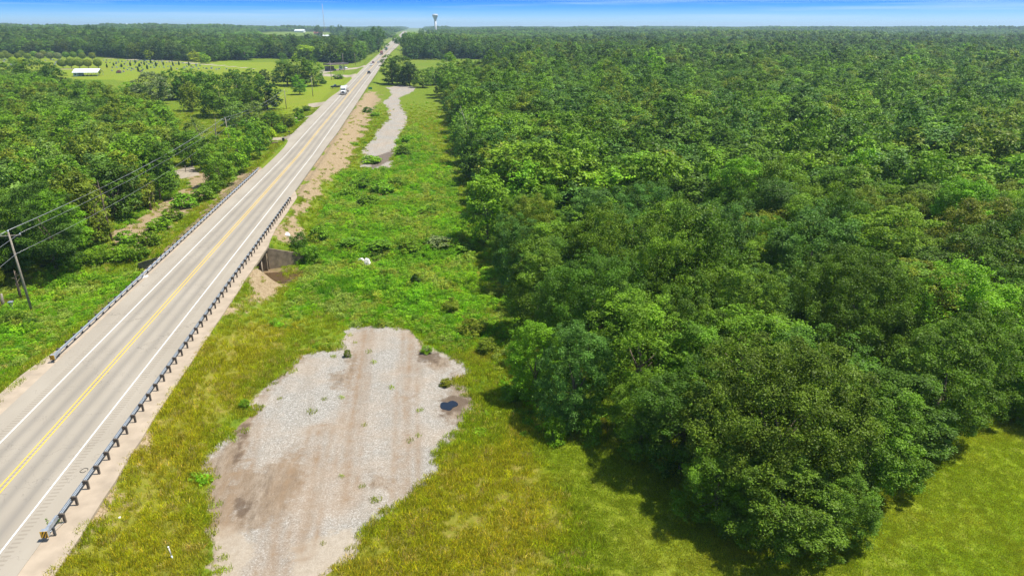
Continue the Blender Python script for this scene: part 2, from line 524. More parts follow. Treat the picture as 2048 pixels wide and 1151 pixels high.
ii, jj = np.meshgrid(np.arange(nx - 1), np.arange(ny - 1))
v0 = (jj * nx + ii).ravel()
faces = np.stack([v0, v0 + 1, v0 + nx + 1, v0 + nx], 1)

def ground_mat():
    m, n, N, L = new_mat('ground')
    o = N('ShaderNodeOutputMaterial'); b = N('ShaderNodeBsdfPrincipled')
    b.inputs['Roughness'].default_value = 0.95; b.inputs['Specular IOR Level'].default_value = 0.1
    L(b.outputs[0], o.inputs[0])
    t = N('ShaderNodeTexCoord')
    def noise(s, d=4, stretch=None, rough=0.6):
        no = N('ShaderNodeTexNoise'); no.inputs['Scale'].default_value = s; no.inputs['Detail'].default_value = d
        no.inputs['Roughness'].default_value = rough
        if stretch:
            mp = N('ShaderNodeMapping'); mp.inputs['Scale'].default_value = stretch[:3]; mp.inputs['Rotation'].default_value = (0, 0, R(stretch[3]))
            L(t.outputs['Object'], mp.inputs[0]); L(mp.outputs[0], no.inputs['Vector'])
        else: L(t.outputs['Object'], no.inputs['Vector'])
        return no.outputs['Fac']
    def rampn(f, *st):
        r = N('ShaderNodeValToRGB'); L(f, r.inputs[0]); e = r.color_ramp.elements
        e[0].position, e[0].color = st[0][0], (*st[0][1], 1); e[1].position, e[1].color = st[-1][0], (*st[-1][1], 1)
        for p, c in st[1:-1]:
            x = e.new(p); x.color = (*c, 1)
        return r.outputs[0]
    def math_(op, a, b_):
        x = N('ShaderNodeMath'); x.operation = op
        for i, v in enumerate((a, b_)):
            if isinstance(v, (int, float)): x.inputs[i].default_value = v
            else: L(v, x.inputs[i])
        return x.outputs[0]
    def mix(f, a, b_, mode='MIX'):
        x = N('ShaderNodeMix'); x.data_type = 'RGBA'; x.blend_type = mode
        for nm, v in (('Factor', f), ('A', a), ('B', b_)):
            if isinstance(v, (int, float)): x.inputs[nm].default_value = v
            elif isinstance(v, tuple): x.inputs[nm].default_value = (*v, 1)
            else: L(v, x.inputs[nm])
        return x.outputs['Result']
    n_f = noise(9, 5, rough=0.7); n_m = noise(1.3, 5, rough=0.65); n_l = noise(0.16, 4); n_xl = noise(0.02, 3)
    def edge(attr, w=0.35, amp=1.2, nz=None, bias=0.0):
        a = N('ShaderNodeAttribute'); a.attribute_name = attr
        v = math_('ADD', a.outputs['Fac'], math_('MULTIPLY', math_('SUBTRACT', nz or n_m, 0.5), amp * 2))
        r = N('ShaderNodeMapRange'); r.interpolation_type = 'SMOOTHSTEP'
        r.inputs['From Min'].default_value = -w + bias; r.inputs['From Max'].default_value = w + bias
        L(v, r.inputs['Value']); return r.outputs[0]
    grass = rampn(n_m, (0.30, (0.055, 0.11, 0.008)), (0.48, (0.115, 0.185, 0.010)), (0.62, (0.18, 0.23, 0.014)), (0.75, (0.24, 0.21, 0.05)))
    lush = rampn(n_m, (0.30, (0.03, 0.085, 0.008)), (0.5, (0.07, 0.17, 0.012)), (0.7, (0.12, 0.20, 0.02)))
    dry = rampn(n_m, (0.3, (0.10, 0.12, 0.012)), (0.5, (0.19, 0.19, 0.02)), (0.7, (0.25, 0.20, 0.055)))
    mown = rampn(noise(3.5, 8, rough=0.85), (0.32, (0.085, 0.15, 0.007)), (0.48, (0.155, 0.235, 0.008)), (0.60, (0.215, 0.275, 0.011)), (0.74, (0.28, 0.26, 0.04)))
    mown = mix(math_('MULTIPLY', rampn(noise(0.7, 8, (1.8, 0.5, 1, 24), 0.8), (0.52, (0, 0, 0)), (0.68, (1, 1, 1))), 0.55), mown, (0.30, 0.26, 0.09))
    mown = mix(math_('MULTIPLY', rampn(n_l, (0.4, (0, 0, 0)), (0.65, (1, 1, 1))), 0.30), mown, (0.26, 0.24, 0.03))
    wv = N('ShaderNodeTexWave'); wv.inputs['Scale'].default_value = 0.9; wv.inputs['Distortion'].default_value = 22; wv.inputs['Detail'].default_value = 4; wv.inputs['Detail Scale'].default_value = 1.3
    L(t.outputs['Object'], wv.inputs['Vector'])
    straw = rampn(math_('ADD', math_('MULTIPLY', wv.outputs['Fac'], 0.12), math_('MULTIPLY', noise(1.3, 10, (1.0, 3.0, 1, 35), 0.85), 0.94)), (0.34, (0.112, 0.073, 0.039)), (0.48, (0.258, 0.189, 0.103)), (0.60, (0.361, 0.275, 0.172)), (0.72, (0.482, 0.387, 0.258)))
    stones = N('ShaderNodeTexVoronoi'); stones.inputs['Scale'].default_value = 13.0
    L(t.outputs['Object'], stones.inputs['Vector'])
    sv = N('ShaderNodeSeparateColor'); L(stones.outputs['Color'], sv.inputs[0])
    gravel = rampn(sv.outputs[0], (0.0, (0.163, 0.150, 0.128)), (0.3, (0.277, 0.260, 0.228)), (0.75, (0.342, 0.323, 0.287)), (1.0, (0.532, 0.513, 0.471)))
    gravel = mix(math_('MULTIPLY', n_f, 0.35), gravel, (0.31, 0.28, 0.23))
    gravel = mix(math_('MULTIPLY', rampn(n_l, (0.42, (0, 0, 0)), (0.62, (1, 1, 1))), 0.35), gravel, (0.40, 0.29, 0.19))
    bare = rampn(noise(1.3, 9, (1.6, 0.45, 1, -4), 0.8), (0.34, (0.094, 0.061, 0.036)), (0.48, (0.195, 0.141, 0.090)), (0.60, (0.274, 0.213, 0.151)), (0.72, (0.376, 0.318, 0.246)))
    trk = rampn(noise(0.55, 6, (1.7, 0.16, 1, -3), 0.75), (0.46, (0, 0, 0)), (0.70, (1, 1, 1)))
    gravel = mix(math_('MULTIPLY', trk, 0.34), gravel, (0.225, 0.185, 0.135))
    gravel = mix(math_('MULTIPLY', rampn(noise(3.2, 7, rough=0.85), (0.5, (0, 0, 0)), (0.72, (1, 1, 1))), 0.5), gravel, (0.22, 0.18, 0.13))
    c = mix(edge('a_lush', 0.8, 1.6, n_l), grass, lush)
    c = mix(edge('a_dry', 0.8, 1.6, n_l), c, dry)
    c = mix(edge('a_mown', 0.5, 0.8), c, mown)
    c = mix(math_('MULTIPLY', rampn(n_xl, (0.42, (0, 0, 0)), (0.6, (1, 1, 1))), 0.25), c, (0.20, 0.19, 0.03))
    c = mix(edge('a_straw', 0.4, 1.5), c, straw)
    sz = N('ShaderNodeSeparateXYZ'); L(t.outputs['Object'], sz.inputs[0])
    bedm = N('ShaderNodeMapRange'); bedm.inputs['From Min'].default_value = -3.6; bedm.inputs['From Max'].default_value = -4.05; L(sz.outputs['Z'], bedm.inputs['Value'])
    c = mix(math_('MULTIPLY', bedm.outputs[0], 0.8), c, mix(n_m, (0.10, 0.065, 0.035), (0.30, 0.21, 0.12)))
    c = mix(edge('a_drive', 0.15, 0.2), c, mix(n_m, (0.40, 0.34, 0.26), (0.29, 0.25, 0.19)))
    lot = mix(math_('MULTIPLY', edge('a_bare', 0.7, 1.9), 0.78), gravel, bare)
    lot = mix(math_('MULTIPLY', edge('a_pale', 0.5, 1.2), 0.8), lot, mix(noise(2.5, 8, rough=0.8), (0.20, 0.15, 0.10), (0.54, 0.47, 0.37)))
    ru = N('ShaderNodeAttribute'); ru.attribute_name = 'rut'
    lot = mix(math_('MINIMUM', math_('MULTIPLY', math_('MULTIPLY', ru.outputs['Fac'], n_m), 1.6), 0.9), lot, (0.24, 0.165, 0.10))
    lot = mix(math_('MULTIPLY', edge('a_mud', 0.35, 1.2), 0.75), lot, (0.10, 0.07, 0.048))
    c = mix(edge('a_lot', 0.12, 0.75), c, lot)
    L(c, b.inputs['Base Color'])
    bm_ = N('ShaderNodeBump'); bm_.inputs['Strength'].default_value = 0.6; bm_.inputs['Distance'].default_value = 0.06
    L(math_('ADD', n_f, sv.outputs[1]), bm_.inputs['Height']); L(bm_.outputs[0], b.inputs['Normal'])
    return m
M['ground'] = ground_mat()

fcx = gx[faces].mean(1); fcy = gy[faces].mean(1)
f_lot = a_lot[faces].mean(1) > 0
near_lot = f_lot & (fcy < 100); far_lot = f_lot & (fcy >= 100)
f_drive = (a_drive[faces].mean(1) > 0) & (fcy > 300) & (fcx < -100)
def ground_part(name, mask, kind='structure'):
    fs = faces[mask]
    used, inv = np.unique(fs.ravel(), return_inverse=True)
    at_ = {k: ('FLOAT', 'POINT', v[used]) for k, v in dict(a_lot=a_lot, a_bare=a_bare, a_pale=a_pale, a_mud=a_mud, a_straw=a_straw, a_lush=a_lush, a_dry=a_dry, a_mown=a_mown, a_drive=a_drive, rut=rut).items()}
    me = np_mesh(name, np.stack([gx[used], gy[used], gz[used]], 1), inv.reshape(-1, 4), M['ground'], at_, smooth=True)
    return tag(link(name, me), kind=kind)
ground_part('ground', ~(near_lot | far_lot))
tag(ground_part('gravel_lot', near_lot), 'pale gravel lot with tyre ruts and bare dirt patches below the highway')
tag(ground_part('gravel_track', far_lot), 'narrow grey gravel track running along the highway embankment')

# ------------------------------------------------------------------ highway
def road_mat():
    m, n, N, L = new_mat('asphalt')
    o = N('ShaderNodeOutputMaterial'); b = N('ShaderNodeBsdfPrincipled')
    b.inputs['Roughness'].default_value = 0.85; b.inputs['Specular IOR Level'].default_value = 0.25
    L(b.outputs[0], o.inputs[0])
    t = N('ShaderNodeTexCoord'); s = N('ShaderNodeSeparateXYZ'); L(t.outputs['Object'], s.inputs[0])
    X, Y = s.outputs['X'], s.outputs['Y']
    def mth(op, *a):
        x = N('ShaderNodeMath'); x.operation = op
        for i, v in enumerate(a):
            if isinstance(v, (int, float)): x.inputs[i].default_value = v
            else: L(v, x.inputs[i])
        return x.outputs[0]
    def noise(sc, d, st):
        no = N('ShaderNodeTexNoise'); no.inputs['Scale'].default_value = sc; no.inputs['Detail'].default_value = d
        mp = N('ShaderNodeMapping'); mp.inputs['Scale'].default_value = st
        L(t.outputs['Object'], mp.inputs[0]); L(mp.outputs[0], no.inputs['Vector']); return no.outputs['Fac']
    def bump(x0, wd, src=None):
        d = mth('DIVIDE', mth('SUBTRACT', src or X, x0), wd)
        return mth('EXPONENT', mth('MULTIPLY', mth('MULTIPLY', d, d), -1.0))
    streak = noise(1.0, 5, (2.5, 0.05, 1)); grain = noise(14, 3, (1, 1, 1)); patch = noise(0.25, 4, (1, 0.35, 1))
    tracks = mth('ADD', mth('ADD', bump(-2.55, 0.42), bump(-1.05, 0.42)), mth('ADD', bump(2.75, 0.45), bump(1.15, 0.42)))
    tracks = mth('MULTIPLY', tracks, mth('ADD', mth('MULTIPLY', streak, 0.5), 0.3))
    # rumble strips: milled grooves beside the edge lines and between the yellow lines
    def strip(x0, hw):
        return mth('LESS_THAN', mth('ABSOLUTE', mth('SUBTRACT', X, x0)), hw)
    gro = mth('LESS_THAN', mth('FRACT', mth('MULTIPLY', Y, 1 / 0.42)), 0.42)
    nearr = mth('LESS_THAN', Y, 520.0)
    rum = mth('MULTIPLY', mth('MULTIPLY', gro, nearr), mth('MAXIMUM', mth('MAXIMUM', strip(4.35, 0.30), strip(-4.05, 0.30)), strip(0.0, 0.11)))
    # transverse cracks
    ck = N('ShaderNodeTexVoronoi'); ck.feature = 'DISTANCE_TO_EDGE'; ck.inputs['Scale'].default_value = 1.0
    mp = N('ShaderNodeMapping'); mp.inputs['Scale'].default_value = (0.06, 0.14, 1)
    nz = N('ShaderNodeTexNoise'); nz.inputs['Scale'].default_value = 0.8; nz.inputs['Detail'].default_value = 5
    L(t.outputs['Object'], nz.inputs['Vector'])
    va = N('ShaderNodeVectorMath'); va.operation = 'ADD'; L(t.outputs['Object'], va.inputs[0])
    vs = N('ShaderNodeVectorMath'); vs.operation = 'SCALE'; vs.inputs['Scale'].default_value = 1.6; L(nz.outputs['Color'], vs.inputs[0]); L(vs.outputs[0], va.inputs[1])
    L(va.outputs[0], mp.inputs[0]); L(mp.outputs[0], ck.inputs['Vector'])
    crack = mth('MULTIPLY', mth('LESS_THAN', ck.outputs['Distance'], 0.0045), 0.35)
    r = N('ShaderNodeValToRGB'); L(patch, r.inputs[0]); e = r.color_ramp.elements
    e[0].position = .3; e[0].color = (0.305, 0.268, 0.212, 1); e[1].position = .7; e[1].color = (0.372, 0.330, 0.264, 1)
    def mix(f, a, b_):
        x = N('ShaderNodeMix'); x.data_type = 'RGBA'
        L(f, x.inputs['Factor']); L(a, x.inputs['A']); x.inputs['B'].default_value = (*b_, 1)
        return x.outputs['Result']
    c = mix(mth('MULTIPLY', tracks, 0.92), r.outputs[0], (0.175, 0.162, 0.142))
    c = mix(mth('MULTIPLY', grain, 0.25), c, (0.20, 0.175, 0.14))
    c = mix(mth('MULTIPLY', rum, 0.30), c, (0.15, 0.12, 0.085))
    c = mix(crack, c, (0.10, 0.085, 0.07))
    L(c, b.inputs['Base Color'])
    bu = N('ShaderNodeBump'); bu.inputs['Strength'].default_value = 0.35; bu.inputs['Distance'].default_value = 0.02
    L(mth('SUBTRACT', grain, rum), bu.inputs['Height']); L(bu.outputs[0], b.inputs['Normal'])
    return m
M['asphalt'] = road_mat()
def line_mat(name, col, wear):
    m, n, N, L = new_mat(name)
    o = N('ShaderNodeOutputMaterial'); b = N('ShaderNodeBsdfPrincipled'); b.inputs['Roughness'].default_value = 0.7
    L(b.outputs[0], o.inputs[0]); t = N('ShaderNodeTexCoord')
    no = N('ShaderNodeTexNoise'); no.inputs['Scale'].default_value = 7; no.inputs['Detail'].default_value = 5
    L(t.outputs['Object'], no.inputs['Vector'])
    r = N('ShaderNodeMapRange'); r.inputs['From Min'].default_value = 0.5 + 0.12 * (1 - wear); r.inputs['From Max'].default_value = 0.72
    L(no.outputs['Fac'], r.inputs['Value'])
    x = N('ShaderNodeMix'); x.data_type = 'RGBA'; L(r.outputs[0], x.inputs['Factor'])
    x.inputs['A'].default_value = (*col, 1); x.inputs['B'].default_value = (0.42, 0.38, 0.31, 1)
    L(x.outputs['Result'], b.inputs['Base Color'])
    return m
M['line_white'] = line_mat('white_line_paint', (0.66, 0.66, 0.63), 0.8)
M['line_yellow'] = line_mat('yellow_line_paint', (0.66, 0.42, 0.03), 0.75)

ST = np.concatenate([np.arange(-40, 300, 4.0), np.geomspace(300, 3000, 120)])
def strip_mesh(name, xl, xr, dz, mat, ys=ST, thick=0.0):
    """a strip along the highway between two x (numbers or functions of y)"""
    fl = xl if callable(xl) else (lambda y: np.full(y.shape, float(xl)))
    fr = xr if callable(xr) else (lambda y: np.full(y.shape, float(xr)))
    z = road_z(ys) + dz
    V = [np.stack([fl(ys), ys, z], 1), np.stack([fr(ys), ys, z], 1)]
    n = len(ys); k = 2
    if thick:
        V = [np.stack([fl(ys), ys, z - thick], 1)] + V + [np.stack([fr(ys), ys, z - thick], 1)]; k = 4
    V = np.concatenate(V); fs = []
    for c in range(k - 1):
        i = np.arange(n - 1)
        fs.append(np.stack([c * n + i, (c + 1) * n + i, (c + 1) * n + i + 1, c * n + i + 1], 1))
    if thick:
        i = np.arange(n - 1)
        fs.append(np.stack([3 * n + i, i, i + 1, 3 * n + i + 1], 1))
        fs.append(np.array([[0, 3 * n, 2 * n, n], [n - 1, 2 * n - 1, 3 * n - 1, 4 * n - 1]]))
    me = np_mesh(name, V, np.concatenate(fs), mat)
    return tag(link(name, me), kind='structure')
strip_mesh('highway', lambda y: -half_w(y) - 1.6 * sstep(205, 235, y) * (1 - sstep(330, 380, y)), lambda y: half_w(y) + 0.7 * sstep(200, 240, y) * (1 - sstep(500, 600, y)), 0.0, M['asphalt'], thick=0.30)
strip_mesh('edge_line', -3.57, -3.44, 0.004, M['line_white'])
strip_mesh('edge_line', 3.70, 3.83, 0.004, M['line_white'])
strip_mesh('centre_line', -0.27, -0.14, 0.004, M['line_yellow'])
strip_mesh('centre_line', 0.14, 0.27, 0.004, M['line_yellow'])
ys = np.arange(36.0, 152, 2.0)
strip_mesh('concrete_shoulder', 6.003, lambda y: 8.05 + 0.12 * fbm(y, y * 0, 3, 4) - 0.6 * sstep(108, 120, y) - 1.6 * sstep(143, 152, y) + .3 * (1 - sstep(40, 60, y)), -0.03, M['concrete'], ys, 0.25)
ys = np.arange(44.0, 178, 2.0)
strip_mesh('concrete_shoulder', lambda y: -7.25 + 0.1 * fbm(y, y * 0, 3, 6) - 1.0 * (1 - sstep(66, 76, y)) * sstep(46, 54, y) + 0.9 * sstep(170, 177, y), -6.003, -0.03, M['concrete'], ys, 0.25)

# creek water under the bridge
wy = np.linspace(-30, 45, 40)
V = np.concatenate([np.stack([wy, creek_y(wy) - 2.6, np.full(40, -3.98)], 1), np.stack([wy, creek_y(wy) + 2.6, np.full(40, -3.98)], 1)])
i = np.arange(39)
def water_mat(name, col, rough):
    m, n, N, L = new_mat(name)
    o = N('ShaderNodeOutputMaterial'); b = N('ShaderNodeBsdfPrincipled'); L(b.outputs[0], o.inputs[0])
    b.inputs['Base Color'].default_value = (*col, 1); b.inputs['Roughness'].default_value = rough
    b.inputs['Specular IOR Level'].default_value = 0.8
    no = N('ShaderNodeTexNoise'); no.inputs['Scale'].default_value = 3
    bu = N('ShaderNodeBump'); bu.inputs['Strength'].default_value = 0.15; L(no.outputs['Fac'], bu.inputs['Height']); L(bu.outputs[0], b.inputs['Normal'])
    return m
M['creek'] = water_mat('creek_water', (0.09, 0.055, 0.025), 0.08)
M['puddle'] = water_mat('puddle_water', (0.008, 0.012, 0.022), 0.06)
tag(link('creek', np_mesh('creek', V, np.stack([i, i + 1, 40 + i + 1, 40 + i], 1), M['creek'])), kind='structure')

# puddle on the lot
pc = at(897, 810)
pp = []
for k in range(28):
    a = 2 * math.pi * k / 28
    r_ = 0.74 * (1 + 0.22 * math.sin(a * 2 + 1) + 0.12 * math.sin(a * 3) + 0.08 * math.sin(a * 5 + 2))
    pp.append((pc[0] + r_ * 1.0 * math.cos(a), pc[1] + r_ * 1.25 * math.sin(a)))
pz = max(H1(x, y) for x, y in pp + [(pc[0], pc[1])]) + 0.004
b = bmesh.new()
c0 = b.verts.new((pc[0], pc[1], pz)); ring = [b.verts.new((x, y, pz)) for x, y in pp]
low = [b.verts.new((x + (x - pc[0]) * .08, y + (y - pc[1]) * .08, pz - 0.12)) for x, y in pp]
for k in range(28):
    b.faces.new((c0, ring[k], ring[(k + 1) % 28])); b.faces.new((ring[k], low[k], low[(k + 1) % 28], ring[(k + 1) % 28]))
me = bpy.data.meshes.new('puddle'); b.to_mesh(me); b.free(); me.materials.append(M['puddle'])
tag(link('puddle', me), 'small dark blue rain puddle in wet mud at the lot edge', 'puddle')

# ------------------------------------------------------------------ bridge over the creek
br = empty('bridge', (0, float(creek_y(0)), 0), 0, 'short concrete highway bridge over the creek beside the gravel lot', 'bridge')
cy0 = float(creek_y(0))
def crel(x, dy): return float(creek_y(x)) + dy - cy0
for sx in (1, -1):
    x = 7.75 * sx if sx > 0 else -7.3
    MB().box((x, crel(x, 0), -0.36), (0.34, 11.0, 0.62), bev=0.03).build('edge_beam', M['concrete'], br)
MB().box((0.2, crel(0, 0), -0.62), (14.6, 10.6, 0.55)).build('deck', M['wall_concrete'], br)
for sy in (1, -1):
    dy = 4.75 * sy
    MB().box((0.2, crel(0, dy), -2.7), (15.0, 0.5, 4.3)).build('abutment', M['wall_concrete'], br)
    for sx, x in ((1, 7.7), (-1, -7.3)):
        if sy < 0: continue
        y0 = crel(x, dy) ; x1 = x + sx * 5.2; y1 = y0 + sy * 2.2
        m = MB(); nrm = Vector((y1 - y0, -(x1 - x), 0)).normalized() * 0.15
        A0 = Vector((x, y0, -5)); A1 = Vector((x, y0, -0.45)); B0 = Vector((x1, y1, -5)); B1 = Vector((x1, y1, -2.35))
        b = m.bm
        q = [b.verts.new(p) for p in (A0 - nrm, B0 - nrm, B1 - nrm, A1 - nrm, A0 + nrm, B0 + nrm, B1 + nrm, A1 + nrm)]
        for f in ((0, 1, 2, 3), (7, 6, 5, 4), (3, 2, 6, 7), (0, 3, 7, 4), (1, 5, 6, 2), (0, 4, 5, 1)): b.faces.new([q[k] for k in f])
        bmesh.ops.recalc_face_normals(b, faces=b.faces)
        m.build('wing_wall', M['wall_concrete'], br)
for x in (7.3, 4.6, -6.9):
    for dy in (-1.6, 1.6):
        MB().tube([(x, crel(x, dy), -5.2), (x, crel(x, dy), -0.9)], 0.16, 10).build('pile', M['concrete'], br)

# ------------------------------------------------------------------ guardrails
def guardrail(name, x, side, y0, y1, label):
    """side: +1 when the posts stand to the right of the rail"""
    g = empty(name, (x, y0, 0), 0, label, 'guardrail')
    n = int((y1 - y0) / 1.905)
    # W-beam: two ridges facing the traffic
    m = MB()
    prof = [(0.0, 0.44), (-0.02, 0.47), (-0.075, 0.50), (-0.08, 0.535), (-0.02, 0.57), (0.0, 0.595), (-0.02, 0.62), (-0.08, 0.655), (-0.075, 0.69), (-0.02, 0.72), (0.0, 0.75)]
    prof = [(a * side, b_) for a, b_ in prof]
    Y = [1.2] + [1.905 * k for k in range(1, n + 1)]
    rows = [[m.bm.verts.new((px, yy, pz)) for px, pz in prof] for yy in Y]
    back = [[m.bm.verts.new((px + 0.012 * side, yy, pz)) for px, pz in prof] for yy in Y]
    for a, c, s in ((rows[i], rows[i + 1], 1) for i in range(len(rows) - 1)):
        for k in range(len(prof) - 1): m.bm.faces.new((a[k], c[k], c[k + 1], a[k + 1]))
    for a, c in zip(back, back[1:]):
        for k in range(len(prof) - 1): m.bm.faces.new((a[k], a[k + 1], c[k + 1], c[k]))
    for i_ in range(len(rows) - 1):
        m.bm.faces.new((rows[i_][-1], rows[i_ + 1][-1], back[i_ + 1][-1], back[i_][-1]))
    m.build('rail', M['galv'], g)
    pm = MB().box((0.30 * side, 0, 0.25), (0.16, 0.15, 0.98), bev=0.01).build('post', M['post_wood'], g, (0, 1.905, 0))
    pb = MB().box((0.11 * side, 0, 0.60), (0.215, 0.13, 0.33), bev=0.01).build('spacer_block', M['post_wood'], pm)
    for k in range(2, n + 1):
        q = pm.copy(); COL.objects.link(q); q.parent = g; q.location = (0, 1.905 * k, 0)
        q2 = pb.copy(); COL.objects.link(q2); q2.parent = q
    for end, s in ((0.0, 1), (1.905 * n, -1)):
        if s < 0:
            MB().box((-0.03 * side, end + 0.25, 0.60), (0.10, 0.5, 0.36), bev=0.03).build('end_piece', M['galv'], g)
            continue
        # crash terminal: boxed head with hazard panel facing oncoming traffic
        t = MB()
        t.box((-0.06 * side, 0.10, 0.60), (0.46, 0.30, 0.52), bev=0.02)
        t.box((-0.07 * side, 0.62, 0.60), (0.20, 0.85, 0.34), bev=0.02)
        t.box((-0.06 * side, 1.3, 0.60), (0.14, 0.9, 0.36), bev=0.02)
        t.tube([(0.12 * side, 0.3, 0.5), (0.28 * side, 1.9, 0.06)], 0.02, 6)
        th = t.build('terminal_head', M['galv'], g)
        MB().box((0.24 * side, 0.55, 0.28), (0.14, 0.14, 0.75), bev=0.01).build('anchor_post', M['weathered_steel'], g)
        pn = MB().box((-0.06 * side, -0.065, 0.60), (0.47, 0.02, 0.52)).build('hazard_panel', M['yellow_sign'], g)
        st = MB()
        for k in range(4):   # black diagonal bars, clipped to the panel
            c = -0.36 + k * 0.22
            pts = []
            for (u, v) in ((c, -0.26), (c + 0.10, -0.26), (c + 0.10 + 0.30, 0.26), (c + 0.30, 0.26)):
                pts.append((max(-0.235, min(0.235, u)), v))
            if pts[1][0] - pts[0][0] < 0.005 and pts[2][0] - pts[3][0] < 0.005: continue
            vs = [st.bm.verts.new((-0.06 * side + u * side, -0.079, 0.60 + v)) for u, v in pts]
            st.bm.faces.new(vs if side > 0 else vs[::-1])
        st.build('stripe', M['sign_black'], pn)
    return g
guardrail('guardrail', 6.38, 1, 41.6, 141, 'long guardrail on dark posts along the gravel lot side of the highway')
guardrail('guardrail', -6.30, -1, 70.3, 174, 'long grey guardrail on the creek woods side with a striped end')
# the asphalt side of the rail is a little darker where the beam has weathered

# ------------------------------------------------------------------ foliage builders
def unit(v): return v / (np.linalg.norm(v, axis=-1, keepdims=True) + 1e-9)
def leaf_mesh(name, C_, Nn, S, lr, mat, rng, aspect=0.62, fold=0.0):
    n = len(C_)
    t = unit(np.cross(Nn, rng.normal(size=(n, 3)))); bt = np.cross(Nn, t)
    s = S[:, None]
    V = np.empty((n, 4, 3))
    V[:, 0] = C_ - t * s * 0.5; V[:, 1] = C_ + bt * s * 0.5 * aspect + Nn * s * fold
    V[:, 2] = C_ + t * s * 0.5; V[:, 3] = C_ - bt * s * 0.5 * aspect + Nn * s * fold
    return np_mesh(name, V.reshape(-1, 3), np.arange(n * 4).reshape(-1, 4), mat, {'lr': ('FLOAT_VECTOR', 'FACE', lr)})

def crown_cloud(rng, Rr, z0, z1, nl, ncl, nleaf, leaf, rc=(0.5, 1.0), flat=0.75, top_bias=0.5, yellow=0.03, soft=0.0):
    """leaf centres, normals, sizes of a crown made of lobes that carry leaf clumps"""
    hh = (z1 - z0) / 2; zc = (z0 + z1) / 2
    lobes = [(np.array([0, 0, zc]), np.array([Rr * 0.80, Rr * 0.80, hh * 0.92]))]
    for k in range(nl):
        a = 2 * math.pi * (k + rng.uniform(-.3, .3)) / nl
        rr = Rr * rng.uniform(0.36, 0.58); zz = zc + hh * (-0.55 if k % 3 == 0 else rng.uniform(-0.45, 0.55))
        sc = rng.uniform(0.38, 0.55)
        shr = 1 - 0.35 * max(0, (zz - zc) / hh)
        lobes.append((np.array([rr * shr * math.cos(a), rr * shr * math.sin(a), zz]), np.array([Rr * sc, Rr * sc, hh * sc * rng.uniform(.7, 1.0)])))
    per = max(3, int(ncl * 1.5) // len(lobes)); cc = []; od = []
    for li, (c, r) in enumerate(lobes):
        m = int(per * (2.0 if li == 0 else 1.0) * 1.5)
        d = unit(rng.normal(size=(m, 3)))
        d[:, 2] = np.where(d[:, 2] < -0.8, -d[:, 2], d[:, 2])
        p = c + d * r * rng.uniform(0.76, 1.12, (m, 1))
        keep = np.ones(m, bool)
        for lj, (c2, r2) in enumerate(lobes):
            if lj != li: keep &= (((p - c2) / r2) ** 2).sum(1) > 0.60
        cc.append(p[keep]); od.append(unit(d[keep] / r))
    cc = np.concatenate(cc); od = np.concatenate(od)
    ok = cc[:, 2] > z0 - 0.2
    cc, od = cc[ok], od[ok]
    rcs = rc[0] * .55 + (rc[1] * 1.05 - rc[0] * .55) * rng.uniform(0, 1, len(cc)) ** 1.5; cax = rng.uniform(.65, 1.45, (len(cc), 3)); ctint = rng.uniform(0, 1, len(cc))
    pr = rcs ** 2; pr /= pr.sum()
    k = rng.choice(len(cc), nleaf, p=pr)
    d = unit(rng.normal(size=(nleaf, 3)) + od[k] * 0.75 + np.array([0, 0, top_bias]))
    u = rng.uniform(0.15, 1.0, (nleaf, 1)) ** 0.55 * np.where(rng.uniform(0, 1, (nleaf, 1)) < .16, rng.uniform(1.0, 1.6, (nleaf, 1)), 1.0)
    pos = cc[k] + d * rcs[k][:, None] * u * np.array([1, 1, flat]) * cax[k]
    nrm = unit(d * (0.5 + .3 * soft) + np.array([0, 0, 0.55 + .1 * soft]) + rng.normal(size=(nleaf, 3)) * (0.55 - .22 * soft))
    ins = int(nleaf * 0.16)
    lb = rng.integers(0, len(lobes), ins)
    pc_ = np.array([l[0] for l in lobes])[lb]; pr_ = np.array([l[1] for l in lobes])[lb]
    pos[:ins] = pc_ + unit(rng.normal(size=(ins, 3))) * pr_ * rng.uniform(0.45, 0.85, (ins, 1))
    S = leaf * rng.uniform(0.7, 1.3, nleaf)
    lrx = np.clip(0.5 * rng.uniform(0, 1, nleaf) + 0.5 * ctint[k], 0, 1)
    lry = (rng.uniform(0, 1, nleaf) < yellow) * rng.uniform(0.4, 1, nleaf)
    return pos, nrm, S, np.stack([lrx, lry, np.zeros(nleaf)], 1), lobes

def trunk_mesh(name, rng, h, z0, Rr, r0, mat, lobes=None, limbs=5):
    m = MB()
    bend = [Vector((rng.uniform(-.25, .25) * k, rng.uniform(-.25, .25) * k, h * t)) for k, t in enumerate((-0.02, .3, .55, .8))]
    m.tube(bend, [r0 * 1.25, r0 * .85, r0 * .6, r0 * .25], 7)
    for k in range(limbs):
        if lobes is not None and k + 1 < len(lobes): tgt = Vector(lobes[k + 1][0]) * .8
        else:
            a = rng.uniform(0, 6.28); tgt = Vector((Rr * .6 * math.cos(a), Rr * .6 * math.sin(a), h * rng.uniform(.6, .85)))
        s = bend[1].lerp(bend[2], rng.uniform(0, 1))
        mid = s.lerp(tgt, .5) + Vector((0, 0, -0.2))
        m.tube([s, mid, tgt], [r0 * .45, r0 * .3, r0 * .1], 5)
    me = bpy.data.meshes.new(name); m.bm.to_mesh(me); m.bm.free(); me.materials.append(mat)
    return me

